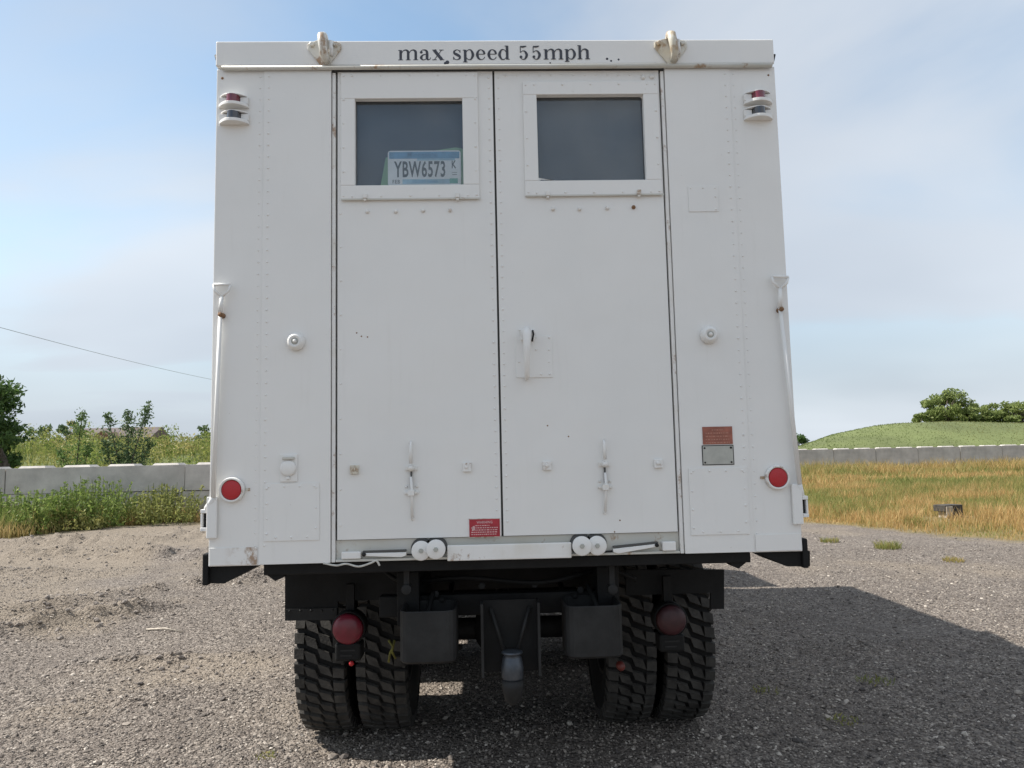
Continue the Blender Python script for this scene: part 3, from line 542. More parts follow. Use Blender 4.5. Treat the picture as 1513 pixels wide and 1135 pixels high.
shoots('bushy_young_tree', 'grey green young tree with fanned out upright shoots behind the left wall', (x_-.05, 24, b0), [(.25, 0, z_-b0+.05, .55), (-.25, 0, (z_-b0)*.90, -.45), (.05, .2, (z_-b0)*.93, -.1), (.45, .1, (z_-b0)*.6, .35), (-.4, -.1, (z_-b0)*.6, -.3)], LEAFG, 222, .062, 50, (.15, .85, .6, .8, 46))

# ------------------------------------------------------------------ concrete block walls
def block_mesh(L, h, d, knobs, seed):
    r = random.Random(seed); mb = MB(); j = lambda a: r.uniform(-a, a)
    c = .018
    mb.prism([(0.012, c), (c+.012, 0), (L-c-.012, 0), (L-.012, c), (L-.012+j(.01), h-c), (L-.012-c, h+j(.01)), (c+.012, h+j(.01)), (.012, h-c)], 0, d)
    for k in range(knobs):
        w = L/knobs; x0, x1 = k*w+w*.2, k*w+w*.82; t = .055; a = (x0, x1, d*.16, d*.84); q = .06
        mb.add([(a[0], a[2], h-.01), (a[1], a[2], h-.01), (a[1], a[3], h-.01), (a[0], a[3], h-.01), (a[0]+q, a[2]+q, h+t), (a[1]-q, a[2]+q, h+t), (a[1]-q, a[3]-q, h+t), (a[0]+q, a[3]-q, h+t)], [(4, 5, 6, 7), (0, 1, 5, 4), (1, 2, 6, 5), (2, 3, 7, 6), (3, 0, 4, 7)])
    me = bpy.data.meshes.new('concrete_block'); me.from_pydata(mb.v, [], mb.f); me.materials.append(CONC); me.update(); return me
def block_wall(label, origin, ang, joints, zlow, L_top, knobs, seed):
    r = random.Random(seed); root = tag(empty('block_wall', origin), label, 'wall'); root.rotation_euler.z = ang; cache = {}
    for row, (z, h, kn) in enumerate(((0.0-.1, zlow+.1-.012, 0), (zlow, L_top-zlow, knobs))):
        xs = joints if row else [joints[0]]+[(a+b)/2 for a, b in zip(joints[:-1], joints[1:])]+[joints[-1]]
        for a, b in zip(xs[:-1], xs[1:]):
            key = (round(b-a, 1), row, r.randrange(2))
            if key not in cache: cache[key] = block_mesh(b-a, h, .8, kn, len(cache)+seed)
            o = bpy.data.objects.new('concrete_block', cache[key]); COL.objects.link(o); o.parent = root
            o.location = (a, r.uniform(-.02, .02), z+(r.uniform(-.006, .006))); o.rotation_euler.z = r.uniform(-.003, .003)
    return root
LJ = [-8.58-4.92*k for k in range(6, 0, -1)]+[-8.58, -3.66, 1.26]
block_wall('long grey concrete block wall on the left behind the weeds', (0, 18.0, 0), 0.0, LJ, .85, 1.56, 4, 301)
RJ = [16.4+2.75*k for k in range(0, 24)]
block_wall('far grey concrete block wall on the right below the mound', (0, 44.0, 0), 0.0, RJ, .42, 1.60, 2, 302)

# ------------------------------------------------------------------ small things of the yard
bx, by = 10.35, 13.7
root = tag(empty('timber_block', (bx, by, float(gh(bx, by)))), 'old dark timber block lying in the dry grass', 'timber'); root.rotation_euler.z = .25
MB().box(-.17, .13, -.12, .12, .0, .15).build('base_block', WOODL, root, .012)
MB().box(-.25, .25, -.17, .17, .152, .30).build('plank', WOODD, root, .015)
MB().box(-.24, -.06, -.20, -.175, .06, .27).build('end_board', WOODL, root, .008)
MB().box(.02, .22, -.19, -.165, -.02, .2).build('end_board', WOODD, root, .008)
mb = MB(); gz = lambda x, y: float(gh(x, y))
mb.tube([(-3.44, 4.36, gz(-3.44, 4.36)+.012), (-3.26, 4.35, gz(-3.26, 4.35)+.02), (-3.07, 4.29, gz(-3.07, 4.29)+.012)], [.009, .011, .006], 6)
tag(mb.build('stick', STICKM), 'pale straight stick lying on the gravel left of the truck', 'stick')
def tuft(x, y, h, n, dry, label, seed, r=.12):
    rng = np.random.default_rng(seed); q = r*np.sqrt(rng.uniform(0, 1, n)); a = rng.uniform(0, 6.28, n); xs, ys = q*np.cos(a), q*np.sin(a)
    b = blades(n, xs, ys, np.zeros(n), h*rng.uniform(.5, 1.1, n), np.full(n, .010), .8, np.clip(rng.normal(dry, .2, n), 0, 1), rng)
    o = mesh_np('grass_tuft', b[0], b[1], GRASSM, attrs={'dry': b[2]}); o.location = (x, y, gz(x, y)); tag(o, label, 'grass tuft', 'grass tufts on the gravel')
tuft(6.30, 8.83, .17, 260, .1, 'bright green grass tuft on the gravel below the dry field', 401, .20)
tuft(6.45, 7.35, .10, 140, .45, 'yellowish grass tuft on the gravel nearest the right edge', 402, .14)
tuft(5.85, 9.9, .12, 160, .2, 'small green grass tuft close behind the truck corner', 403, .16)
tuft(2.55, 2.05, .06, 90, .0, 'low green sprig in the shadow on the right', 404, .12)
tuft(2.0, 1.35, .05, 80, .05, 'low green sprig in the shadow near the bottom right', 405, .10)
tuft(1.75, 1.95, .05, 70, .1, 'tiny green sprig in the shadow next to the right wheels', 406, .09)
tuft(-1.33, 1.12, .045, 70, .1, 'tiny green sprig beside the left rear tyre', 407, .06)
for xx, yy, hh, nn, lb, sd_ in ((8.6, 12.0, .30, 200, 'upright grass clump at the edge of the dry field', 408), (-6.9, 16.4, .25, 220, 'short grass clump on the gravel below the left weeds', 409)): tuft(xx, yy, hh, nn, .3, lb, sd_, .22)

# far barn
bx0, bz0 = F(98, 632, 150); bx1, _ = F(222, 632, 150)
root = tag(empty('barn', ((bx0+bx1)/2, 150, 0)), 'long low brown roofed barn far beyond the bank', 'barn'); hw = (bx1-bx0)/2
MB().box(-hw, hw, 0, 9, 0, bz0-2.2).build('wall', BARNW, root)
MB().add([(-hw-.4, -.5, bz0-2.25), (hw+.4, -.5, bz0-2.25), (hw+.4, 4.5, bz0), (-hw-.4, 4.5, bz0), (hw+.4, 9.5, bz0-2.25), (-hw-.4, 9.5, bz0-2.25)], [(0, 1, 2, 3), (3, 2, 4, 5), (0, 3, 5), (1, 4, 2), (0, 5, 4, 1)]).build('roof', BARNR, root)
gxc = F(150, 640, 146)[0]-(bx0+bx1)/2; gzz = F(150, 637, 146)[1]
MB().add([(gxc-2.6, -4, gzz-1.7), (gxc+2.6, -4, gzz-1.7), (gxc, -4, gzz), (gxc-2.6, 2, gzz-1.7), (gxc+2.6, 2, gzz-1.7), (gxc, 2, gzz)], [(0, 1, 2), (0, 2, 5, 3), (1, 4, 5, 2), (3, 5, 4)]).build('gable_roof', BARNR2, root)
MB().box(gxc-2.4, gxc+2.4, -3.9, 0, 0, gzz-1.7).build('gable_wall', BARNW, root)

# overhead wire and its two poles
p0 = Vector((-26.2, 33, 8.5)); w0 = Vector((F(0, 478, 33)[0], 33, F(0, 478, 33)[1])); w1 = Vector((F(308, 555, 60)[0], 60, F(308, 555, 60)[1]))
dv = w1-w0; A_ = w0-dv*.35; B2 = w1+dv*.55
pts = []
for i in range(25):
    t = i/24; p = A_.lerp(B2, t); p.z -= .35*math.sin(math.pi*t); pts.append(p)
mb = MB(); mb.tube(pts, .013, 5); tag(mb.build('overhead_wire', WIREM), 'thin overhead wire sagging across the sky on the left', 'wire')
for P_, lb in ((A_, 'wooden utility pole carrying the near end of the overhead wire'), (B2, 'wooden utility pole hidden behind the truck carrying the wire')):
    r_ = tag(empty('utility_pole', (P_.x, P_.y, -.1)), lb, 'utility pole', 'poles of the overhead wire')
    MB().tube([(0, 0, -.3), (0, 0, P_.z+.7)], [.15, .10], 10).build('pole', BARK, r_)
    MB().box(-.9, .9, -.17, -.07, P_.z+.16, P_.z+.28).build('crossarm', BARK, r_); MB().lathe([(P_.z, .03), (P_.z+.02, .05), (P_.z+.12, .05), (P_.z+.16, .03)], axis='z', n=10).build('insulator', GREYM, r_)

# ------------------------------------------------------------------ the truck
T = tag(empty('box_truck', (0, 0, 0)), 'white military box truck seen from behind with closed double doors', 'truck')
ZB, ZT, LEN = 1.178, 3.452, 5.88
ZD0, ZD1 = 1.272, 3.318                     # doors bottom, top
XO, XI = 1.243, 1.035                       # outer edge, riveted joint of the corner panels
def sub(mb, name, m, parent, bev=0.0, label=None):
    o = mb.build(name, m, parent, bev)
    if label: o['label'] = label
    return o
# shell of the van body (hollow)
sub(MB().box(-1.232, -1.19, .035, LEN, ZB+.04, ZT-.03), 'side_wall', PAINT, T, .004)
sub(MB().box(1.19, 1.232, .035, LEN, ZB+.04, ZT-.03), 'side_wall', PAINT, T, .004)
sub(MB().box(-1.189, 1.189, LEN-.05, LEN, ZB+.06, ZT-.05), 'front_wall', PAINT, T)
sub(MB().box(-1.19, 1.19, .04, LEN-.051, ZB+.01, ZB+.055), 'floor', INTER, T)
sub(MB().box(-1.236, 1.236, .03, LEN+.01, ZT-.029, ZT-.003), 'roof', PAINT, T, .006)
sub(MB().box(-1.189, 1.189, .30, .32, ZB+.06, ZT-.05), 'blackout_partition', INTER, T)
for s in (-1, 1):
    for k in range(5):
        x0 = s*1.233; rb = MB().box(min(x0, x0+s*.012), max(x0, x0+s*.012), .5+k*1.15, .56+k*1.15, ZB+.1, ZT-.08); sub(rb, 'side_rib', PAINT, T, .003)
    mb = MB().box(min(s*1.233, s*1.245), max(s*1.233, s*1.245), .045, .09, ZB+.05, ZT-.10); sub(mb, 'corner_strip', PAINT_R, T, .003)
# header with rolled drip lip
hx0, hx1 = -1.245, 1.24; zl = F(730, 101)[1]
hd = sub(MB().box(hx0, hx1, -.022, .029, zl+.006, ZT), 'header', PAINT, T, .005)
lip = MB(); prof = [(-.022, -.004), (-.032, -.002), (-.036, .006), (-.032, .013), (-.022, .016)]
vs = [(x, y, zl-.012+z) for x in (hx0+.03, hx1-.015) for y, z in prof]; n_ = len(prof)
lip.add(vs, [(i, i+1, n_+i+1, n_+i) for i in range(n_-1)]+[tuple(range(n_-1, -1, -1)), tuple(range(n_, 2*n_))], True); sub(lip, 'drip_lip', SILLP, hd)
sub(MB().box(-.74, .74, .0, .028, ZD1+.001, zl+.004), 'door_head_seal', SEAL, T)
# corner panels (outer) and rear panels (inner) with their rivets
def rivets(name, pts, parent, r=.0058, y=0.0, m=PAINT):
    mb = MB()
    for x, z in pts: mb.dome(x, y, z, r*random.uniform(.85, 1.2), .7)
    o = mb.build(name, m, parent); o['kind'] = 'stuff'; return o
def vrow(x, z0, z1, step): n = max(1, int(abs(z1-z0)/step)); return [(x+random.uniform(-.0008, .0008), z0+(z1-z0)*i/n) for i in range(n+1)]
def hrow(x0, x1, z, step): n = max(1, int(abs(x1-x0)/step)); return [(x0+(x1-x0)*i/n, z+random.uniform(-.0008, .0008)) for i in range(n+1)]
for s in (-1, 1):
    a, b = sorted((s*XO, s*(XI-.02))); cp = sub(MB().box(a, b, -.010, .0, ZB, zl-.004), 'corner_panel', PAINT, T, .003)
    a2, b2 = sorted((s*(XO-.006), s*(XI+.008)))
    sub(MB().box(a2, b2, -.014, -.0105, ZB+.004, ZB+.075), 'bottom_strip', STAINED if s < 0 else PAINT, cp, .001, 'rust stained bottom strip' if s < 0 else None)
    a, b = sorted((s*XI, s*.742)); rp = sub(MB().box(a, b, -.0145, -.0103, ZB+.003, zl-.004).box(*sorted((s*(XI-.025), s*.742)), -.0101, .03, ZB+.003, zl-.004), 'rear_panel', PAINT, T, .001)
    rivets('rivets', vrow(s*(XI-.022), ZB+.08, zl-.04, .052)+[], rp, .0048, -.0145)
    rivets('rivets', vrow(s*(XI+.018), ZB+.08, zl-.04, .052), cp, .0040, -.010)
    a, b = sorted((s*.739, s*.724)); sub(MB().box(a, b, -.006, .02, ZB+.003, zl-.02), 'door_jamb', PAINT_R, T, .002)
    a, b = sorted((s*.724, s*.7395)); sub(MB().box(min(s*.700, s*.745), max(s*.700, s*.745), .021, .028, ZB+.01, zl-.01), 'jamb_seal', SEAL, T)
    rivets('screws', [(s*(XO-.025), zl-.045), (s*.86, zl-.045)], rp if False else cp, .006, -.010, RUST) if s < 0 else rivets('screws', [(s*(XO-.03), zl-.045)], cp, .006, -.010, RUST)
sub(MB().box(-.045, -.008, .020, .027, ZD0, ZD1), 'centre_seal', SEAL, T)

# doors
def door(side):
    dx0, dx1 = (-.716, -.030) if side < 0 else (-.021, .717)
    if side < 0: wf = R(504, 109, 707, 295); wo = R(525, 147, 684, 274.5)
    else: wf = R(774, 122, 974.5, 289.5); wo = R(794, 141, 952, 267.5)
    mb = MB(); y0, y1 = 0.0, .019
    mb.box(dx0, dx1, y0, y1, ZD0, wo[2]); mb.box(dx0, dx1, y0, y1, wo[3], ZD1); mb.box(dx0, wo[0], y0, y1, wo[2], wo[3]); mb.box(wo[1], dx1, y0, y1, wo[2], wo[3])
    d = sub(mb, 'door', PAINT, T)
    fr = MB(); yf = -.011
    if side < 0:
        fr.box(wf[0], wf[1], yf, -.0005, wf[2], wo[2]); fr.box(wf[0], wf[1], yf, -.0005, wo[3], wf[3]); fr.box(wf[0], wo[0], yf, -.0005, wo[2]+.0003, wo[3]-.0003); fr.box(wo[1], wf[1], yf, -.0005, wo[2]+.0003, wo[3]-.0003)
    else:
        fr.box(wf[0], wf[1], yf, -.0005, wf[2], wo[2]); fr.box(wf[0], wf[1], yf, -.0005, wo[3], wf[3]); fr.box(wf[0], wo[0], yf, -.0005, wo[2]+.0003, wo[3]-.0003); fr.box(wo[1], wf[1], yf, -.0005, wo[2]+.0003, wo[3]-.0003)
    sub(fr, 'window_frame', PAINT, d, .0025)
    sub(MB().box(wo[0]-.012, wo[1]+.012, .0195, .0225, wo[2]-.012, wo[3]+.012), 'window_pane', GLASS, d)
    sub(MB().box(wo[0]-.05, wo[1]+.05, .085, .10, wo[2]-.05, wo[3]+.05), 'pane_backing', BACKING, d)  # sheet added behind the glass to set how dark the pane looks
    g = MB(); e = .005
    g.box(wo[0]-e, wo[0]+.002, .0193, .0194, wo[2], wo[3]); sub(g, 'glazing_strip', SEAL, d)
    if side > 0:            # peeling white sealant in two corners of the right window
        for tri in (((793, 262.5), (793, 269), (800, 265.5), (826, 267.2), (830, 269)), ((934, 140), (953, 140), (953, 160), (950.5, 148), (946, 143.5))): sub(MB().prism([F(*q_, .016) for q_ in tri], .0155, .0188), 'sealant', PAINT_R, d)
    # bottom ledge line of the window frame and its clips
    sub(MB().box(wf[0]+.004, wf[1]+.006, -.013, -.0112, wf[2]-.004, wf[2]+.003), 'frame_ledge', SILLP, d)
    for px, py in (((540, 292), (676, 291)) if side < 0 else ((809, 288), (943, 286))):
        x, z = F(px, py); sub(MB().box(x-.009, x+.009, -.024, -.013, z-.010, z+.010).box(x-.006, x+.006, -.02, -.0002, z-.020, z-.0105), 'window_clip', PAINT_R, d, .002)
    pts = vrow(wf[0]+.013, wf[2]+.015, wf[3]-.015, .105)+vrow(wf[1]-.013, wf[2]+.015, wf[3]-.015, .105)+hrow(wf[0]+.05, wf[1]-.05, wf[2]+.013, .105)+hrow(wf[0]+.05, wf[1]-.05, wf[3]-.014, .11)
    rivets('frame_rivets', pts, d, .0055, yf)
    ex = dx1-.017 if side < 0 else dx0+.017
    pts = vrow(ex, ZD0+.06, ZD1-.03, .047)+(vrow(dx0+.014, ZD0+.06, ZD1-.05, .14) if side < 0 else [])+(hrow(dx0+.05, dx1-.08, ZD1-.02, .05) if side > 0 else hrow(dx0+.05, dx1-.05, ZD1-.014, .12))
    rivets('door_rivets', pts, d, .005, 0.0)
    for px, py in (((543, 313), (585, 313), (625, 311.5), (665, 311)) if side < 0 else ((817, 309.5), (856, 309.5), (897, 308), (936, 306.5))):
        x, z = F(px, py); sub(MB().lathe([(0, .009), (-.004, .009), (-.0045, .007), (-.011, .0065), (-.012, .005)], (x, 0, z), n=10), 'bolt', RUST if px == 936 else PAINT_R, d)
    # rubber door stops
    for px, py in (((524, 694), (690, 690.5)) if side < 0 else ((808, 688), (972, 685))):
        x, z = F(px, py); sub(MB().box(x-.018, x+.018, -.014, -.0003, z-.019, z+.019).lathe([(-.0145, .009), (-.020, .008)], (x-.002, 0, z+.002), n=10), 'door_stop', BEIGE if px == 524 else PAINT_R, d, .003)
    # vertical lock bar: upper blade, pivot, lower rod, guide
    px0 = 607.5 if side < 0 else 891.5; x, zt = F(px0, 652 if side < 0 else 650); _, zm = F(px0, 692 if side < 0 else 686); x2, zb = F(px0+2, 765 if side < 0 else 756); zg = F(px0, 728 if side < 0 else 720)[1]
    lb = sub(MB().tube([(x, -.010, zt), (x, -.022, zt-.02), (x, -.022, zm+.02)], [.004, .0065, .008], 8), 'lock_bar', PAINT, d)
    sub(MB().tube([(x, -.020, zm-.035), (x+.003, -.016, zg), (x2, -.012, zb)], [.0055, .006, .006], 8), 'rod', PAINT, d)
    sub(MB().lathe([(0, .013), (-.018, .013), (-.028, .009)], (x, 0, zm), n=12).box(x-.026, x+.026, -.008, -.0002, zm-.008, zm+.008), 'pivot', PAINT_R, d)
    sub(MB().box(x-.030, x+.030, -.010, -.0003, zg-.005, zg+.005).box(x-.013, x+.013, -.026, -.0102, zg-.012, zg+.012), 'rod_guide', PAINT_R, d, .0015)
    sub(MB().box(x-.003, x+.004, -.0125, -.0002, zg+.02, zm-.014), 'lock_slot', SEAL, d)
    for dxs in (-.022, .022): sub(MB().lathe([(0, .006), (-.006, .005)], (x+dxs, 0, zg+.025), n=8), 'screw', PAINT_R, d)
    sub(MB().lathe([(0, .006), (-.008, .005)], (x2, 0, zb-.006), n=8), 'screw', PAINT_R, d)
    return d
DL, DR = door(-1), door(1)
for px, py, r_ in ((520, 116, .010), (950, 115, .010), (963, 114, .011)):
    x, z = F(px, py); sub(MB().lathe([(0, r_), (-.004, r_), (-.010, r_*.6)], (x, 0, z), n=10), 'bolt', PAINT_R, DL if px < 700 else DR)
# scratches and dark nicks on the doors
for px, py, dr in ((527, 492, DL), (534, 497, DL), (543, 498, DL), (809, 629, DR), (840, 645, DR), (916, 769, DR), (908, 786, DR)):
    x, z = F(px, py); sub(MB().lathe([(0, .0035), (-.0008, .003)], (x, 0, z), n=7), 'paint_chip', RUST, dr)
# door handle on its base plate
a = R(762, 497, 816, 558); hp = sub(MB().box(a[0], a[1], -.004, -.0003, a[2], a[3]), 'handle_plate', PAINT, DR, .001)
pts = [F(*p) for p in ((768, 488), (792, 499), (811, 499), (792, 516.5), (811, 517), (767, 535), (811, 535), (781, 553), (799, 553), (812, 553))]
rivets('handle_rivets', pts, DR, .0052, -.004)
hx, hz1 = F(777, 489); _, hz0 = F(776, 559)
sub(MB().box(hx-.024, hx+.036, -.020, -.0045, hz1-.045, hz1+.003), 'handle_mount', PAINT, DR, .006)
sub(MB().tube([(hx, -.018, hz1-.012), (hx, -.055, hz1-.008), (hx, -.066, hz1-.025), (hx-.001, -.062, hz1-.09), (hx-.002, -.060, hz0+.012), (hx-.002, -.045, hz0-.002), (hx-.002, -.006, hz0-.004)], [.016, .019, .019, .015, .013, .010, .008], 12), 'handle', PAINT, DR)
sub(MB().tube([(hx+.028, -.02, hz1-.002), (hx+.031, -.03, hz1-.02), (hx+.024, -.022, hz1-.05)], .004, 6), 'hasp', GREYM, DR)

# rubber bumper knobs on the rear panels
for px, py in ((438, 505.5), (1047, 495.5)):
    x, z = F(px, py, -.015); k = sub(MB().lathe([(-.015, .037), (-.022, .039), (-.036, .037), (-.046, .027), (-.049, .022), (-.044, .017)], (x, 0, z), n=28), 'door_bumper', PAINT, T)
    sub(MB().lathe([(-.040, .0165), (-.0445, .015), (-.0455, .012)], (x, 0, z), n=16), 'ring', GREYPL, k); sub(MB().lathe([(-.0456, .009), (-.052, .006)], (x, 0, z), n=12), 'bolt', PAINT, k)
# outlet cover, access panels, small plate
a = R(414, 671, 440, 712, -.015); op = sub(MB().box(a[0], a[1], -.021, -.0153, a[2], a[3]), 'outlet_plate', PAINT, T, .002)
cx, cz = F(426, 692, -.02); sub(MB().lathe([(-.0212, .034), (-.029, .033), (-.033, .026)], (cx, 0, cz), n=22), 'outlet_cover', PAINT, op); sub(MB().box(cx-.022, cx+.026, -.036, -.0215, cz+.036, cz+.048), 'cover_hinge', SILLP, op, .003); sub(MB().box(cx-.006, cx+.008, -.034, -.0215, cz-.046, cz-.034), 'cover_catch', PAINT, op, .002)
for rect in ((390, 714, 472, 799), (1019, 691, 1105.5, 790)):
    a = R(*rect, -.015); p = sub(MB().box(a[0], a[1], -.0185, -.0153, a[2], a[3]), 'access_panel', PAINT, T, .001)
    rivets('rivets', vrow(a[0]+.012, a[2]+.03, a[3]-.02, .058)+vrow(a[1]-.014, a[2]+.05, a[3]-.02, .058)+hrow(a[0]+.05, a[1]-.05, a[2]+.014, .055)+hrow(a[0]+.02, a[1]-.02, a[3]-.013, .055), p, .0052, -.0185)
a = R(1017, 275, 1061, 313, -.015); p = sub(MB().box(a[0], a[1], -.0175, -.0153, a[2], a[3]), 'access_panel', PAINT, T, .001, 'small blank panel cover')
rivets('rivets', hrow(a[0]+.012, a[1]-.012, a[3]-.01, .05)+vrow(a[1]-.012, a[2]+.01, a[3]-.05, .05), p, .0045, -.0175)
# data plates on the right panel
a = R(1038, 630.5, 1082, 656.5, -.015); p = sub(MB().box(a[0], a[1], -.0175, -.0153, a[2], a[3]), 'instruction_plate', REDBROWN, T, 0, 'faded red instruction plate'); mb = MB()
for k in range(5):
    zz = a[3]-.014-k*.0135; x0 = a[0]+(.04 if k == 0 else .012); xe = a[1]-(.04 if k == 0 else .014); x = x0
    while x < xe: w = random.uniform(.005, .013); mb.box(x, min(xe, x+w), -.0179, -.0176, zz-.0022, zz+.0022); x += w+.0035
sub(mb, 'print', REDBROWN2, p)['kind'] = 'stuff'
a = R(1038.5, 659, 1083, 686, -.015); p = sub(MB().box(a[0], a[1], -.0175, -.0153, a[2], a[3]), 'data_plate', GREYPL, T, 0, 'blank grey data plate')
e = .0035; sub(MB().box(a[0]-e, a[1]+e, -.0165, -.0154, a[2]-e, a[3]+e), 'plate_edge', GREYM, p); rivets('rivets', [(a[0]+.008, a[3]-.008), (a[1]-.008, a[3]-.008), (a[0]+.008, a[2]+.008), (a[1]-.008, a[2]+.008)], p, .005, -.0175, GREYM)

def font_mesh(txt, h, width, x, y, z, name, m, parent, bold=0.0):
    """plain capital lettering standing on the plane y, left bottom at x,z, cap height h, fitted to width"""
    cu = bpy.data.curves.new(name, 'FONT'); cu.body = txt; cu.size = 1.0; cu.resolution_u = 3; cu.space_character = 1.10; cu.offset = bold
    ob = bpy.data.objects.new(name, cu); COL.objects.link(ob); bpy.context.view_layer.update()
    me = bpy.data.meshes.new_from_object(ob.evaluated_get(bpy.context.evaluated_depsgraph_get())); bpy.data.objects.remove(ob); bpy.data.curves.remove(cu)
    v = np.array([p.co for p in me.vertices]); mn, mx_ = v.min(0), v.max(0); s = (v-mn)/(np.maximum(mx_-mn, 1e-6))
    for p, q in zip(me.vertices, s): p.co = (x+q[0]*width, y, z+q[1]*h)
    me.name = name; me.materials.clear(); me.materials.append(m); o = bpy.data.objects.new(name, me); COL.objects.link(o); o.parent = parent; return o
# red warning plate on the left door
a = R(693.5, 767, 738.5, 793); p = sub(MB().box(a[0], a[1], -.0035, -.0003, a[2], a[3]), 'warning_plate', REDS, DL, 0, 'red warning plate')
W_ = a[1]-a[0]; H_ = a[3]-a[2]; mb = MB()
font_mesh('WARNING', H_*.15, W_*.52, a[0]+W_*.24, -.0038, a[3]-H_*.25, 'lettering', PINKINK, DL, .02)['kind'] = 'stuff'
for k, (u0, u1) in enumerate(((.20, .66), (.06, .92), (.20, .90), (.06, .88), (.06, .90))):
    zz = a[3]-H_*(.36+.125*k); x = a[0]+W_*u0
    while x < a[0]+W_*u1: w = random.uniform(.003, .010); mb.box(x, x+w, -.0039, -.0036, zz-.0022, zz+.0018); x += w+.0028
mb.prism([(a[0]+W_*.08, a[3]-H_*.66), (a[0]+W_*.19, a[3]-H_*.62), (a[0]+W_*.17, a[3]-H_*.36), (a[0]+W_*.10, a[3]-H_*.42)], -.00395, -.0036)
sub(mb, 'print', PINKINK, DL)['kind'] = 'stuff'
e = .003; mb = MB(); mb.box(a[0]-e, a[1]+e, -.0022, -.0002, a[2]-e, a[2]-.0002).box(a[0]-e, a[1]+e, -.0022, -.0002, a[3]+.0002, a[3]+e); sub(mb, 'plate_border', PAINT_RR, DL)

# marker lights: boat-shaped bracket with a coloured lens above, two per side
def marker(px, py, m, lab):
    x, z = F(px, py, -.012); w, h, d = .064, .020, .050
    def boat(zz, th, ww, dd):
        mb = MB(); pts = []
        for k in range(13): u = -1+2*k/12; pts.append((x+u*ww, -.0102-dd*(.25+.75*max(0, 1-abs(u)**2.2))))
        pts = [(x+ww, -.0102)]+pts[::-1]+[(x-ww, -.0102)]; n = len(pts)
        vs = [(p[0], p[1], zz) for p in pts]+[(p[0]*.98+x*.02, p[1], zz+th) for p in pts]
        mb.add(vs, [tuple(range(n)), tuple(range(2*n-1, n-1, -1))]+[(i, i+n, (i+1) % n+n, (i+1) % n) for i in range(n)]); return mb
    o = boat(z-.032, .014, w, d); o.box(x-w, x-w*.47, -.026, -.0103, z-.0175, z+.012); o.box(x+w*.47, x+w, -.026, -.0103, z-.0175, z+.012)
    r = sub(o, 'marker_light', PAINT, T, .0015, lab)
    sub(boat(z+.0165, .005, w*.92, d*.80), 'hood', PAINT, r, .001)
    mb = MB(); pts = [(x+w*.46*math.cos(t), -.0103-(d*.92)*abs(math.sin(t))**.7) for t in np.linspace(0, math.pi, 13)]; n = len(pts)
    mb.add([(p[0], p[1], z-.0177) for p in pts]+[(p[0], p[1], z+.0162) for p in pts], [(i, i+1, n+i+1, n+i) for i in range(n-1)], True); sub(mb, 'lens', m, r)
marker(346, 150, REDD, 'upper marker light with a dark red lens'); marker(347, 174.5, SMOKE, 'lower marker light with a smoked lens')
marker(1119, 145, REDD, 'upper marker light with a dark red lens'); marker(1119.5, 168, SMOKE, 'lower marker light with a smoked lens')
# round red reflectors
for px, py in ((342.5, 724), (1149, 705.5)):
    x, z = F(px, py, -.02); r = sub(MB().lathe([(-.0102, .053), (-.022, .053), (-.030, .050), (-.030, .043), (-.024, .042)], (x, 0, z), n=32), 'reflector', PAINT_R, T)
    sub(MB().lathe([(-.0245, .0425), (-.0285, .036), (-.031, .018), (-.0315, .004)], (x, 0, z), n=28), 'lens', REDL, r)
    s = 1 if px < 700 else -1; sub(MB().box(x+s*.054 if s > 0 else x-.072, x+.072 if s > 0 else x-.054, -.013, -.0103, z-.006, z+.006), 'mounting_tab', PAINT_RR, r)
# lifting eyes on the header
for px, py in ((479, 72), (991, 72)):
    x, z = F(px, py, -.03); zt = ZT; yb = -.0225
    br = sub(MB().prism([(x-.072, zt-.018), (x-.072, zt-.042), (x-.012, zl-.004), (x+.016, zl-.004), (x+.074, zt-.042), (x+.074, zt-.018), (x+.03, zt-.001), (x-.03, zt-.001)], yb-.010, yb), 'lifting_eye', PAINT_RR, T, .003)
    for s in (-1, 1): sub(MB().lathe([(yb-.0102, .012), (yb-.022, .011), (yb-.024, .008)], (x+s*.052, 0, zt-.026), n=6, smooth=False), 'bolt', PAINT_RR, br)
    sub(MB().tube([(x+.012, yb-.012, zl+.014), (x+.008, yb-.045, zl+.03), (x, yb-.050, zt-.035), (x-.003, yb-.042, zt-.004), (x-.003, yb-.016, zt+.012), (x, yb+.03, zt+.0)], [.016, .017, .019, .020, .020, .016], 12), 'hook', PAINT_RR, br)
    sub(MB().tube([(x+.03, yb-.012, zt-.012), (x+.034, yb-.02, zl+.04)], [.012, .009], 8), 'gusset', PAINT_R, br)
# small hooks at the top corners
for s, px, py in ((-1, 320, 86), (1, 1144, 85)):
    x, z = F(px, py, .05); sub(MB().tube([(s*1.236, .06, z-.030), (s*1.262, .05, z-.016), (s*1.272, .05, z+.014)], [.010, .008, .005], 8), 'corner_hook', GREYM, T)
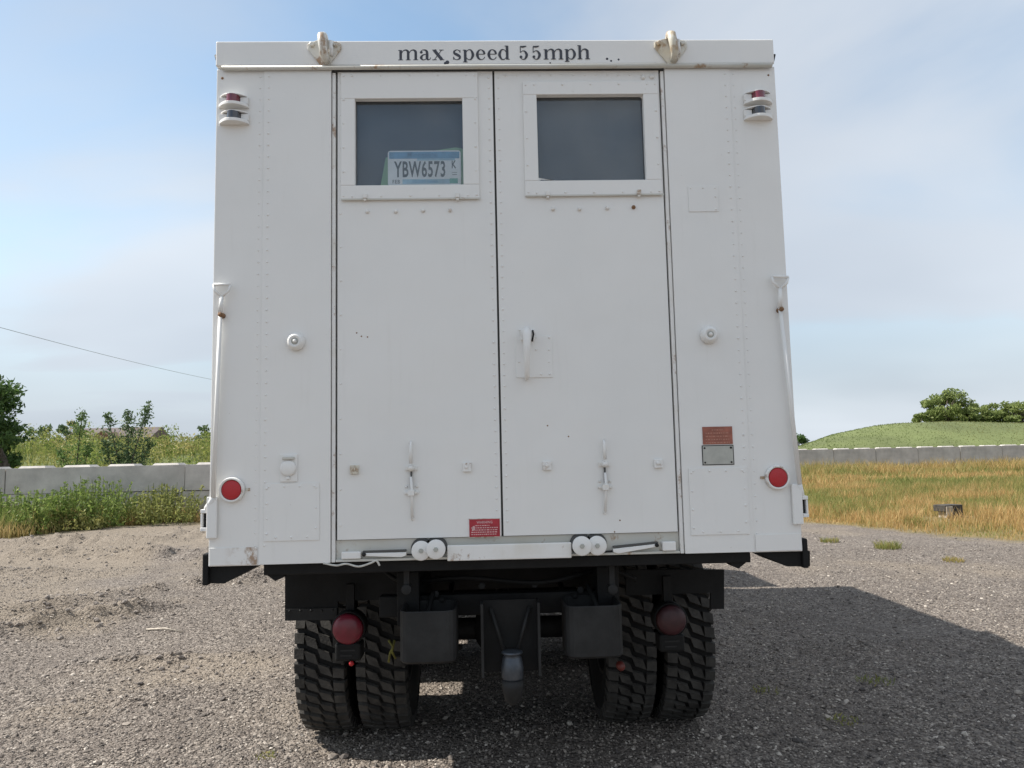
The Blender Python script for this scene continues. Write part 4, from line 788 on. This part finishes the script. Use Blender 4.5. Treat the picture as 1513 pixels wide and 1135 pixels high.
# stay levers with D grips down both corner panels
for s in (-1, 1):
    if s < 0: G = [(316, 421), (341, 421), (328, 439), (326, 463), (315.5, 735)]
    else: G = [(1140, 409), (1164, 410), (1152, 427), (1152, 455), (1181, 715)]
    q = [F(px, py, -.03) for px, py in G]; yy = -.034
    V3 = lambda i, dy=0: (q[i][0], yy+dy, q[i][1])
    lv = sub(MB().tube([V3(3), V3(4)], [.008, .010], 10), 'stay_lever', PAINT, T)
    sub(MB().tube([V3(0), V3(1)], .007, 8).tube([V3(0), ((q[0][0]+q[2][0])/2-.012, yy, (q[0][1]+q[2][1])/2), V3(2)], .006, 8).tube([V3(1), ((q[1][0]+q[2][0])/2+.012, yy, (q[1][1]+q[2][1])/2), V3(2)], .006, 8).tube([V3(2), V3(3)], [.009, .010], 8), 'grip', PAINT, lv)
    sub(MB().lathe([(-.0105, .012), (-.046, .010)], (q[3][0]+.003, 0, q[3][1]-.008), n=10), 'pin', RUST, lv)
    zc_ = F(312 if s < 0 else 1185, 765 if s < 0 else 745, -.03)[1]
    sub(MB().tube([V3(4), (s*1.250, yy+.02, q[4][1]-.045), (s*1.256, yy+.04, zc_+.03)], [.010, .013, .014], 8), 'elbow', PAINT, lv)
    xa, xb = sorted((s*1.205, s*1.247)); sub(MB().box(xa, xb, -.032, -.0145, zc_-.085, zc_+.085), 'hinge_bracket', PAINT, T, .004)
    sub(MB().box(*sorted((s*1.249, s*1.274)), -.025, .03, zc_+.018, zc_+.034).box(*sorted((s*1.249, s*1.274)), -.025, .03, zc_-.056, zc_-.040).box(*sorted((s*1.265, s*1.274)), -.022, .027, zc_-.0395, zc_+.0175), 'hinge_bow', PAINT, T, .003)
    sub(MB().lathe([(zc_-.0395, .010), (zc_+.0175, .010)], (s*1.256, .0, 0), 'z', 10), 'hinge_pin', GREYM, T)
    # black corner skid below
    zz = ZB-.004
    if s < 0: poly = [F(302, 836, .04), F(384, 836, .04), F(334, 861, .04), F(302, 861, .04)]
    else: poly = [F(1118, 819, .04), F(1194, 817, .04), F(1194, 836, .04), F(1160, 836, .04)]
    poly[0] = (poly[0][0], zz); poly[1] = (poly[1][0], zz); sub(MB().prism(poly, .02, .34), 'corner_skid', BLACK, T)
    zb_ = min(p[1] for p in poly); sub(MB().box(*sorted((s*1.247, s*1.272)), .0, .36, zb_-.004, zz+.055), 'skid_plate', BLACK, T, .006)

# sill under the doors: channel, rollers, sliding bars, step plate
zs0 = F(740, 828)[1]+.0; sl = sub(MB().box(-.722, .722, .012, .03, ZB+.012, ZD0-.003), 'sill', SILLP, T)
sub(MB().box(-.722, .722, -.006, .0118, ZB+.004, ZB+.014), 'sill_lip', SILLP, T, .002)
a = R(661, 803, 844, 824); sub(MB().box(a[0], a[1], -.018, -.0065, ZB-.002, a[3]), 'step_plate', PAINT_R, T, .004)
for pp, front in (((622.5, 813.5), 0), ((644.5, 811), 1), ((859, 806), 1), ((882, 806), 0)):
    x, z = F(*pp, -.02); y0 = -.034 if front else -.020
    rl = sub(MB().lathe([(.0, .036), (y0-.002, .040), (y0-.012, .040), (y0-.014, .037)], (x, 0, z), n=28), 'roller', PAINT, T)
    sub(MB().lathe([(y0-.0142, .011), (y0-.022, .009)], (x, 0, z), n=6, smooth=False), 'axle_bolt', GREYPL, rl)
    sub(MB().lathe([(.0115, .046), (.0045, .046)], (x, 0, z+.004), n=24), 'roller_recess', SEAL, rl)
for A1, A2 in (((536, 819.5), (600, 814.5)), ((972, 805.5), (906, 809.5))):
    (xa, za), (xb, zb_) = F(*A1, -.01), F(*A2, -.01)
    d_ = 1 if xb > xa else -1
    bar = sub(MB().prism([(xa, za-.006), (xb-d_*.02, zb_-.024), (xb, zb_-.018), (xb+d_*.002, zb_-.004), (xa, za+.006)], -.016, -.002), 'slide_bar', PAINT, T, .002)
    sub(MB().prism([(xa, za+.008), (xb, zb_+.0), (xb, zb_+.006), (xa, za+.014)], -.014, .008), 'slide_slot', SEAL, bar)
    sub(MB().lathe([(-.0165, .009), (-.024, .008)], (xa+d_*.006, 0, za+.001), n=8), 'bolt', GREYM, bar)
    sub(MB().tube([(xb+d_*.004, -.008, zb_-.014), (xb+d_*.05, -.008, zb_-.016)], .004, 6), 'rod', GREYM, bar)
for px0, px1, py0, py1 in ((505, 534, 815, 832), (978, 998, 800, 818)):
    a = R(px0, py0, px1, py1); sub(MB().box(a[0], a[1], -.014, .011, ZB+.016, a[3]), 'sill_end_block', PAINT, T, .004)

# lettering on the header (upright high-contrast serif letters, hand drawn)
def lettering():
    mb = MB(); cnt = [0]; s = MPP*1.035
    def smooth(pts):
        out = []
        for i in range(len(pts)-1):
            p0, p1, p2, p3 = (pts[max(i-1, 0)], pts[i], pts[i+1], pts[min(i+2, len(pts)-1)])
            for k in range(6):
                t = k/6; out.append([.5*((2*b)+(-a+c)*t+(2*a-5*b+4*c-d)*t*t+(-a+3*b-3*c+d)*t**3) for a, b, c, d in zip(p0, p1, p2, p3)])
        return out+[list(pts[-1])]
    def stroke(x0, zb, pts, curve=True):
        P = smooth(pts) if curve else pts; cnt[0] += 1; y = -.0224-.00004*cnt[0]; vs = []; fs = []
        for i, (x, z, w) in enumerate(P):
            a, b = P[max(i-1, 0)], P[min(i+1, len(P)-1)]; dx, dz = b[0]-a[0], b[1]-a[1]; L = math.hypot(dx, dz) or 1
            for q in (-1, 1): vs.append((x0+(x-q*dz/L*w/2)*s, y, zb+(z+q*dx/L*w/2)*s))
        fs = [(2*i, 2*i+2, 2*i+3, 2*i+1) for i in range(len(P)-1)]; mb.add(vs, fs)
    def dot(x0, zb, x, z, r): stroke(x0, zb, [(x-r, z, r*.8), (x-r*.5, z, 1.75*r), (x, z, 2*r), (x+r*.5, z, 1.75*r), (x+r, z, r*.8)], False)
    hair = 1.1; ST = 3.8
    def ser(x0, zb, x, z, h=3.6): stroke(x0, zb, [(x-h, z, hair), (x+h, z, hair)], False)
    def stem(x0, zb, x, z0, z1): stroke(x0, zb, [(x, z0, ST), (x, z1, ST)], False)
    def g_m(a, b):
        for x in (4, 15, 26): stem(a, b, x, 0, 15.5 if x == 4 else 12.5); ser(a, b, x, .5)
        stroke(a, b, [(0.5, 15, hair), (4, 15.3, hair)], False)
        for x in (4, 15): stroke(a, b, [(x+1.5, 11, hair), (x+4, 14.6, hair*1.2), (x+8, 15.6, 2.2), (x+10.6, 13.4, 3.6), (x+11, 11.5, ST)])
    def g_a(a, b):
        dot(a, b, 3.0, 12.0, 2.0); stroke(a, b, [(2, 13, hair), (5, 15.6, hair), (9.5, 15, 2.6), (11.5, 11.5, ST), (11.5, 3, ST), (13, .8, 2.2), (15.5, 1.2, hair), (16.5, 4, hair)])
        stroke(a, b, [(11, 9.3, hair), (5.5, 7.8, 2), (2.8, 4, ST), (5, .6, 1.8), (8.5, .9, hair), (11, 3.5, hair)])
    def g_x(a, b):
        stroke(a, b, [(2.5, 15.5, 4.6), (14, .3, 4.6)], False); stroke(a, b, [(13.5, 15.3, hair), (2.8, .5, hair)], False)
        for x, z in ((3, 15.4), (13.3, 15.4), (3, .5), (14, .5)): ser(a, b, x, z, 3.2)
    def g_s(a, b):
        stroke(a, b, [(11.3, 11.5, hair), (9.5, 14.6, hair), (6.5, 15.6, hair), (2.9, 13.4, 2.6), (3.2, 10.3, 3.4), (7, 8, 4.2), (10.6, 5.4, 3.6), (10.6, 2.2, 2.6), (7, .4, hair), (3.6, 1.2, hair), (1.6, 4.6, hair)])
        stroke(a, b, [(11.3, 15.5, hair), (11.3, 11, hair)], False); stroke(a, b, [(1.6, .4, hair), (1.6, 5, hair)], False)
    def bowl(a, b, x, sg, top=15.5):
        stroke(a, b, [(x+sg*1.5, 12, hair), (x+sg*4.5, 15.4, hair), (x+sg*8.5, 14.8, 2.2), (x+sg*11.3, 8, ST*1.05), (x+sg*8.5, 1.2, 2.2), (x+sg*4.5, .5, hair), (x+sg*1.5, 3.5, hair)])
    def g_p(a, b): stem(a, b, 4, -3.2, 15.5); ser(a, b, 4, -3.2, 3.4); stroke(a, b, [(.5, 15, hair), (4, 15.3, hair)], False); bowl(a, b, 4, 1)
    def g_d(a, b): stem(a, b, 13, .3, 21.5); stroke(a, b, [(9.5, 21.1, hair), (13, 21.2, hair)], False); stroke(a, b, [(13, .6, hair), (16.5, .6, hair)], False); bowl(a, b, 13, -1)
    def g_e(a, b):
        stroke(a, b, [(3, 8.6, hair), (13.6, 8.6, hair)], False); stroke(a, b, [(13.4, 8.6, 3.0), (12.2, 12.8, 2.8), (8.3, 15.6, hair), (4.6, 13.6, 2.6), (2.8, 8, ST*1.05), (4.8, 2.2, 2.8), (8.8, .4, hair), (12, 1.6, hair), (13.8, 4.4, hair)])
    def g_5(a, b):
        stroke(a, b, [(2.2, 20.6, 1.2), (5, 19.8, 2.6), (9, 20.3, 2.2), (11.2, 21, .6)]); stroke(a, b, [(2.2, 20.4, hair), (2.0, 10.8, hair)], False)
        stroke(a, b, [(2.0, 10.8, hair), (5.5, 13.4, hair), (9, 12.4, 2.4), (11.4, 7, ST), (9, 1.4, 2.4), (5.6, .4, hair), (2.6, 2.2, hair), (2, 4, hair)]); dot(a, b, 2.9, 4.3, 2.0)
    def g_h(a, b):
        stem(a, b, 4, 0, 21.5); stroke(a, b, [(.5, 21.1, hair), (4, 21.2, hair)], False); stroke(a, b, [(5.5, 11, hair), (8, 14.6, hair*1.2), (12, 15.6, 2.2), (14.8, 13.4, 3.6), (15.2, 11.5, ST)]); stem(a, b, 15.2, 0, 12); ser(a, b, 4, .5); ser(a, b, 15.2, .5)
    tab = dict(m=g_m, a=g_a, x=g_x, s=g_s, p=g_p, d=g_d, e=g_e, h=g_h); tab['5'] = g_5
    out = []
    for ch, px in zip('maxspeed55mph', (588, 619.5, 639, 668.5, 683.5, 702.5, 719.5, 736.5, 767, 786, 803, 834, 853)):
        x, z = F(px, 88.5, -.0224); mb.v.clear(); mb.f.clear(); mb.sm.clear(); tab[ch](x, F(730, 88.5, -.0224)[1]); out.append(mb.build('letter', INK, hd))
    return out
lettering()
for px, py, r_ in ((661, 92, .009), (658, 93.5, .007), (813, 93, .004), (897, 87, .006), (903, 90, .005), (914, 88, .005)):
    x, z = F(px, py, -.0224); sub(MB().lathe([(-.0222, r_), (-.0228, r_*.7)], (x, 0, z), n=7), 'paint_chip', INK, hd)

# underframe
sub(MB().box(-1.03, 1.035, .035, LEN-.1, ZB-.048, ZB-.002), 'bed_frame', BLACK, T, .004)
for s in (-1, 1):
    sub(MB().box(*sorted((s*.40, s*.50)), .24, 8.9, .86, 1.10), 'frame_rail', BLACK, T, .006)
    sub(MB().prism([(s*1.02, ZB-.049), (s*.95, ZB-.049), (s*.955, ZB-.062), (s*.985, ZB-.075)], .05, .11), 'corner_gusset', BLACK, T)
for y_ in (.9, 2.27, 3.6, 5.0): sub(MB().box(-.399, .399, y_, y_+.1, .90, 1.05), 'crossmember', BLACK, T)
a = R(560, 877, 912, 905, .30); sub(MB().box(a[0], a[1], .30, .37, a[2]-.01, a[3]), 'rear_crossmember', BLACK, T, .006)
# splash panels behind the wheels
y_ = .62; pl = [F(421, 838, y_), F(600, 838, y_), F(600, 886, y_), F(499, 888, y_), F(499, 917, y_), F(421, 917, y_)]
sp = sub(MB().prism(pl, y_, y_+.02), 'splash_panel', BLACK, T)
a = R(422, 899, 498, 916, y_-.003); sub(MB().box(a[0], a[1], y_-.010, y_-.0005, a[2], a[3]), 'flap_strip', GREYM, sp); rivets('rivets', hrow(a[0]+.02, a[1]-.02, a[3]-.01, .05), sp, .007, y_-.010, GREYM)
pr = [F(925, 842, y_), F(1070, 842, y_), F(1070, 900, y_), F(1050, 900, y_), F(1050, 876, y_), F(925, 880, y_)]; sub(MB().prism(pr, y_, y_+.02), 'splash_panel', BLACK, T)
for s in (-1, 1):   # mudguard tops above the wheels
    sub(MB().box(*sorted((s*.62, s*1.21)), y_+.021, 4.0, 1.085, 1.10), 'mudguard', BLACK, T)
# hangers
for px in (601, 904):
    x, z = F(px, 858, .12); sub(MB().box(x-.012, x+.012, .11, .13, z-.05, ZB-.056).lathe([(.10, .022), (.14, .022)], (x, 0, z-.035), n=12), 'hanger', GREYM, T, .002)
# bucket bumperettes
def bucket(pxa, pxb, pyt, pyb):
    y0, y1 = .03, .285; xa, zt = F(pxa, pyt, y0); xb, _ = F(pxb, pyt, y0); _, zb = F((pxa+pxb)/2, pyb, y0); r = .05
    def ring(z, ins, shrink=1.0):
        P = []
        for cx, cy, a0 in ((xb-r, y0+r, -90), (xb-r, y1-r, 0), (xa+r, y1-r, 90), (xa+r, y0+r, 180)):
            for k in range(5): t = rad(a0+k*22.5); P.append((cx+(r-ins)*math.cos(t), cy+(r-ins)*math.sin(t), z))
        return P
    mb = MB(); rs = [ring(zb+.0, .010), ring(zb+.010, .0), ring(zt-.004, 0), ring(zt, .002), ring(zt, .008), ring(zt-.004, .010), ring(zb+.02, .010)]; n = 20
    vs = sum(rs, []); fs = [(i*n+k, i*n+(k+1) % n, (i+1)*n+(k+1) % n, (i+1)*n+k) for i in range(len(rs)-1) for k in range(n)]+[tuple(range(n-1, -1, -1)), tuple(range(6*n, 7*n))]
    mb.add(vs, fs, False); return sub(mb, 'bumperette', GREYM, T)
bucket(589, 674, 905, 982); bucket(836, 921, 897, 974)
# tow pintle on its mount
a = R(711, 886, 797, 992, .14); mt = sub(MB().box(a[0], a[1], .14, .158, a[2], a[3]), 'pintle_mount', BLACK, T)
for x in (a[0], a[1]-.012): sub(MB().box(x, x+.012, .05, .1395, a[2], a[3]), 'flange', GREYM, mt, .002)
xc = (a[0]+a[1])/2
for s in (-1, 1): sub(MB().tube([(xc+s*.085, .125, a[3]-.03), (xc+s*.03, .10, a[2]+.10)], .008, 8), 'brace', GREYM, mt)
x, zt = F(757, 966, .02); _, z1 = F(757, 1008, .02); _, z2 = F(757, 1046, .02)
pt = sub(MB().lathe([(z1, .040), (z1+.01, .046), (z1+.05, .047), (zt-.025, .040), (zt-.010, .030), (zt-.008, .044), (zt, .044), (zt+.001, .02)], (x, .06, 0), 'z', 20), 'pintle_hook', STEEL, T)
sub(MB().lathe([(z2, .012), (z2+.02, .035), (z1-.03, .046), (z1-.001, .046)], (x, .06, 0), 'z', 16), 'lower_jaw', GREYM, pt); sub(MB().box(x-.04, x+.04, .061, .1395, z1, zt-.03), 'pintle_shank', GREYM, pt, .005)
# tail lamps
for px, py, lab in ((514.5, 929, None), (991, 916, None)):
    y_ = .50; x, z = F(px, py, y_); r = .077
    tl = sub(MB().lathe([(y_+.10, .05), (y_+.08, r*1.06), (y_, r*1.06), (y_-.004, r)], (x, 0, z), n=26), 'tail_lamp', BLACK, T)
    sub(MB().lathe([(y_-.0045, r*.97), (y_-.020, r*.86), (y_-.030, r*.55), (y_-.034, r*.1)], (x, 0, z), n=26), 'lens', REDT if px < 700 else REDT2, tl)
    sub(MB().box(x-.062, x+.062, y_-.012, y_+.09, z-.150, z-.066), 'lamp_base', BLACK, tl, .012)
    for dz in (-.098, -.122): sub(MB().box(x-.035, x+.035 if dz > -.11 else x+.02, y_-.0145, y_-.0125, z+dz-.004, z+dz+.004), 'lamp_slot', GREYM, tl)
    sub(MB().box(x-.02, x+.02, y_+.04, y_+.07, z+.06, z+.20), 'lamp_bracket', BLACK, tl)
    if px < 700: sub(MB().lathe([(y_-.012, .013), (y_-.020, .011), (y_-.025, .004)], (x+.018, 0, z-.158), n=12), 'red_glint', REDL, tl, 0, 'red sun glint modelled as a small lens under the left tail lamp')  # no lamp: added red lens stands in for a sun glint
# yellow strap and red valve hung by the frame
x, z = F(578, 962, .45); sub(MB().tube([(x-.012, .45, z+.05), (x+.01, .44, z+.02), (x-.005, .445, z-.01), (x-.012, .45, z-.05)], .006, 6).tube([(x+.016, .45, z+.05), (x+.004, .44, z), (x+.02, .45, z-.035)], .006, 6), 'strap', YELLOW, T, 0, 'yellow strap beside the left bucket')
x, z = F(915, 981, .36); sub(MB().lathe([(.36, .014), (.34, .020), (.31, .019), (.30, .012)], (x, 0, z), n=12), 'air_coupling', REDVALVE, T, 0, 'red air coupling under the right bucket')
# axles, springs, shafts
for y_ in (1.58, 2.95):
    ax = sub(MB().tube([(-1.05, y_, .545), (1.05, y_, .545)], .065, 12), 'axle', BLACK, T); sub(MB().lathe([(-.12, .12), (-.08, .19), (.08, .19), (.12, .12)], (0, y_, .56), 'y', 16), 'differential', BLACK, ax)
for s in (-1, 1):
    for k in range(4): sub(MB().box(*sorted((s*.50, s*.585)), 1.55+k*.14, 2.98-k*.14, .70+k*.03, .726+k*.03), 'leaf_spring', BLACK, T)
    sub(MB().lathe([(-.06, .07), (.06, .07)], (s*.545, 2.265, .86), 'x', 14), 'spring_saddle', BLACK, T)
    sub(MB().tube([(s*.3, .25, .97), (s*.28, .6, .93), (s*.3, 1.4, .92)], .014, 6), 'air_line', BLACK, T)
sub(MB().tube([(0, 1.7, .62), (0, 2.8, .64)], .05, 10).tube([(0, 3.1, .64), (0, 6.6, .86)], .055, 10), 'drive_shaft', BLACK, T)
sub(MB().box(-1.1, -.52, 4.0, 5.3, .60, 1.05), 'fuel_tank', BLACK, T, .05); sub(MB().box(.55, 1.1, 4.1, 5.2, .62, 1.05), 'tool_box', BLACK, T, .02)
sub(MB().box(-.3, .3, 6.2, 8.6, .75, 1.15), 'engine_block', BLACK, T, .03)

# air hoses and a wiring loom along the rear crossmember
for pts_ in ([(-.34, .29, 1.00), (-.36, .22, .90), (-.33, .24, .78), (-.22, .34, .74)], [(.36, .29, 1.01), (.39, .20, .93), (.41, .22, .80), (.36, .36, .72)], [(-.60, .48, 1.08), (-.48, .40, 1.03), (-.2, .28, 1.06), (.15, .28, 1.03), (.45, .40, 1.06), (.62, .48, 1.0)]):
    P_ = [Vector(p) for p in pts_]; fine = []
    for i in range(len(P_)-1):
        a0, a1, a2, a3 = P_[max(i-1, 0)], P_[i], P_[i+1], P_[min(i+2, len(P_)-1)]
        for k in range(6): t = k/6; fine.append(.5*((2*a1)+(a2-a0)*t+(2*a0-5*a1+4*a2-a3)*t*t+(3*a1-a0-3*a2+a3)*t**3))
    sub(MB().tube(fine+[P_[-1]], .011, 8), 'air_hose', BLACK, T)
for x_, z_ in ((-.55, 1.02), (-.2, 1.05), (.2, 1.05), (.55, 1.02)): sub(MB().lathe([(.2995, .016), (.285, .016), (.283, .010)], (x_*.6, 0, z_-.03), n=6, smooth=False), 'frame_bolt', GREYM, T)

# wheels: rim > tyre, tread
def tyre_meshes():
    mb = MB(); pr = [(-.095, .265), (-.118, .30), (-.134, .38), (-.138, .44), (-.132, .49), (-.115, .520), (-.06, .526), (0, .528), (.06, .526), (.115, .520), (.132, .49), (.138, .44), (.134, .38), (.118, .30), (.095, .265)]
    n = 56; vs = []; fs = []
    for a, r in pr:
        for k in range(n): t = 2*math.pi*k/n; vs.append((a, r*math.cos(t), r*math.sin(t)))
    for i in range(len(pr)-1):
        for k in range(n): k2 = (k+1) % n; fs.append((i*n+k, (i+1)*n+k, (i+1)*n+k2, i*n+k2))
    mb.add(vs, fs, True); t1 = mb
    tr = MB(); NP = 36; pitch = 2*math.pi/NP
    def lug(xa, xb, t0, t1_, sk, sh):      # one tread block: chamfered top, skewed along and across the tread
        rb = .512; q = []; xm = (xa+xb)/2
        for x in (xa, xb):
            rt = .547-.010*(abs(x)/.13)**3
            for t, g in ((t0, -1), (t1_, 1)): q.append((x+g*sh, t+sk*(x-xm)/.06*pitch, rb, rt))
        tc_ = sum(u[1] for u in q)/4
        vs = [(x, rb*math.cos(t), rb*math.sin(t)) for x, t, rb, rt in q]
        for x, t, rb, rt in q: vs.append((xm+(x-xm)*.92, rt*math.cos(tc_+(t-tc_)*.88), rt*math.sin(tc_+(t-tc_)*.88)))
        tr.add(vs, [(0, 1, 5, 4), (1, 3, 7, 5), (3, 2, 6, 7), (2, 0, 4, 6), (4, 5, 7, 6), (0, 2, 3, 1)])
    NP = 42; pitch = 2*math.pi/NP
    for k in range(NP):
        t = k*pitch; L = .73*pitch; jt = lambda: random.uniform(-.03, .03)*pitch
        lug(-.136, -.078, t+jt(), t+L, .02, .000); lug(-.074, -.006, t+.26*pitch+jt(), t+.26*pitch+L, .30, .010)
        lug(.000, .068, t+.10*pitch+jt(), t+.10*pitch+L, .30, .010); lug(.074, .136, t+.36*pitch+jt(), t+.36*pitch+L, .14, .000)
    for k in range(NP*1):   # shoulder bars on the side wall
        t = k*pitch
        for s in (-1, 1):
            o = 0 if s < 0 else pitch*.5; q = []
            for x, r in ((s*.133, .530), (s*.1405, .478)):
                for tt in (t+o+.1*pitch, t+o+.72*pitch): q.append((x, r*math.cos(tt), r*math.sin(tt)))
            for x, r in ((s*.118, .524), (s*.128, .478)):
                for tt in (t+o+.1*pitch, t+o+.72*pitch): q.append((x, r*math.cos(tt), r*math.sin(tt)))
            tr.add(q, [(0, 1, 3, 2), (0, 4, 5, 1), (0, 2, 6, 4), (1, 5, 7, 3)])
    rim = MB(); rim.lathe([(-.10, .10), (-.06, .255), (-.100, .268), (-.108, .285), (-.09, .27), (.09, .27), (.108, .285), (.100, .268), (.03, .25), (.02, .12), (.09, .10), (.10, .04)], axis='x', n=32)
    return rim, t1, tr
rim_, ty_, tr_ = tyre_meshes()
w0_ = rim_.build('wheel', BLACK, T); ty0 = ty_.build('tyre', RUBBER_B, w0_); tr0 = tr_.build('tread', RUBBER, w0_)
yw = 1.58; xs_ = []
for pa, pb in ((437, 509), (525, 601), (896, 972), (984, 1057)): xs_.append((F(pa, 985, 1.08)[0]+F(pb, 985, 1.08)[0])/2)
spots = [(x, y) for y in (1.58, 2.95) for x in xs_]+[(-.98, 7.73), (.98, 7.73)]
for i, (x, y) in enumerate(spots):
    if i == 0: w, ch = w0_, [ty0, tr0]
    else:
        w = w0_.copy(); COL.objects.link(w); w.parent = T
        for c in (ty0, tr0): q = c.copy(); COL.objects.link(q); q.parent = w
    w.location = (x, y, .540); w.rotation_euler.x = random.uniform(0, 6.28)

# cab and bonnet in front (mostly hidden behind the box)
cab = sub(MB().prism([(0, 0), (1, 0), (1, 1), (0, 1)], 0, 1), 'cab', PAINT, T, .02); cab.data.clear_geometry()
cm = MB(); cm.add([(sx*1.08, y, z) for sx in (-1, 1) for y, z in ((6.02, 1.1), (7.55, 1.1), (7.55, 1.85), (7.2, 2.66), (6.02, 2.70))], [(0, 1, 2, 3, 4), (9, 8, 7, 6, 5), (0, 5, 6, 1), (1, 6, 7, 2), (3, 8, 9, 4), (4, 9, 5, 0), (2, 7, 8, 3)])
cab.data.from_pydata(cm.v, [], cm.f); cab.data.update()
sub(MB().add([(sx*.95, 7.56-(z-1.85)*.432+.003, z) for sx in (-1, 1) for z in (1.93, 2.56)], [(0, 2, 3, 1)]), 'windscreen', SMOKE, cab)
for s in (-1, 1): sub(MB().add([(s*1.083, 6.3, 1.9), (s*1.083, 7.3, 1.9), (s*1.083, 7.12, 2.5), (s*1.083, 6.3, 2.5)], [(0, 1, 2, 3)]), 'side_window', SMOKE, cab)
sub(MB().box(-.62, .62, 7.56, 9.05, 1.15, 1.80), 'bonnet', PAINT, T, .06); sub(MB().box(-1.15, 1.15, 9.15, 9.35, .75, .98), 'front_bumper', PAINT, T, .02)
for s in (-1, 1): sub(MB().box(*sorted((s*.63, s*1.18)), 7.05, 8.6, 1.16, 1.24), 'front_fender', PAINT, T, .03)

# ------------------------------------------------------------------ things that are only propped or hung on the truck
a = R(573, 222.5, 681, 277, .027); W_ = a[1]-a[0]; z1 = a[3]; z0 = z1-W_*.5; yp = .027
lp = tag(empty('licence_plate', (a[0], yp, z0)), 'blue and white licence plate propped inside the left rear window', 'licence plate')
def rr(x0, x1, z0, z1, r): return [(cx+r*math.cos(rad(t)), cz+r*math.sin(rad(t))) for cx, cz, t0 in ((x1-r, z0+r, -90), (x1-r, z1-r, 0), (x0+r, z1-r, 90), (x0+r, z0+r, 180)) for t in (t0, t0+30, t0+60, t0+90)]
H_ = W_*.5; e = .004
MB().prism(rr(0, W_, 0, H_, .012), 0, .002).build('plate', PLW, lp)
MB().box(e*1.6, W_-e*1.6, -.0006, -.0002, H_*.77, H_-e*1.6).build('header_band', PLB, lp)
MB().box(W_*.40, W_*.92, -.00055, -.0002, H_*.715, H_*.769).build('pale_band', PLB2, lp)
MB().box(W_*.20, W_*.85, -.00055, -.0002, H_*.055, H_*.185).build('footer_band', PLB2, lp)
font_mesh('YBW6573', H_*.47, W_*.70, W_*.085, -.0009, H_*.235, 'number', PLINK, lp, .022)
font_mesh('K', H_*.22, W_*.062, W_*.875, -.0009, H_*.485, 'letter', PLINK, lp, .018)
font_mesh('FEB', H_*.10, W_*.10, W_*.065, -.0009, H_*.07, 'month', PLINK, lp, .004)
font_mesh('10,000 lakes', H_*.10, W_*.34, W_*.34, -.0009, H_*.07, 'motto', PLB, lp, .01)
font_mesh('Minnesota', H_*.13, W_*.40, W_*.27, -.0010, H_*.82, 'state_name', mat('plate_faint_print', (0.12, 0.29, 0.47), .5), lp, .01)
MB().box(W_*.845, W_*.955, -.0008, -.0003, H_*.06, H_*.20).build('tab_sticker', PLG, lp)
MB().box(W_*.88, W_*.945, -.0008, -.0003, H_*.30, H_*.315).box(W_*.875, W_*.95, -.0008, -.0003, H_*.36, H_*.37).build('fine_print', PLINK, lp)
q = [F(561, 282, .036), F(570, 233, .036), F(674, 218, .036), F(688, 221, .036), F(690, 282, .036)]
tag(MB().prism(q, .035, .038).build('green_card', GREENC), 'pale green card standing behind the licence plate in the window', 'card')
pp = [F(478, 832, -.01), F(497, 835.5, -.01), F(512, 833, -.01), F(530, 837, -.01), F(548, 832, -.02), F(556, 828.5, -.02), F(561, 836, -.02)]
cpts = [Vector((x, -.014 if i < 4 else -.02, z)) for i, (x, z) in enumerate(pp)]
fine = []
for i in range(len(cpts)-1):
    a0, a1, a2, a3 = cpts[max(i-1, 0)], cpts[i], cpts[i+1], cpts[min(i+2, len(cpts)-1)]
    for k in range(5): t = k/5; fine.append(.5*((2*a1)+(a2-a0)*t+(2*a0-5*a1+4*a2-a3)*t*t+(3*a1-a0-3*a2+a3)*t**3))
fine.append(cpts[-1])
tag(MB().tube(fine, .0042, 6).build('cord', CORDM), 'pale cord end dangling under the left end of the door sill', 'cord')
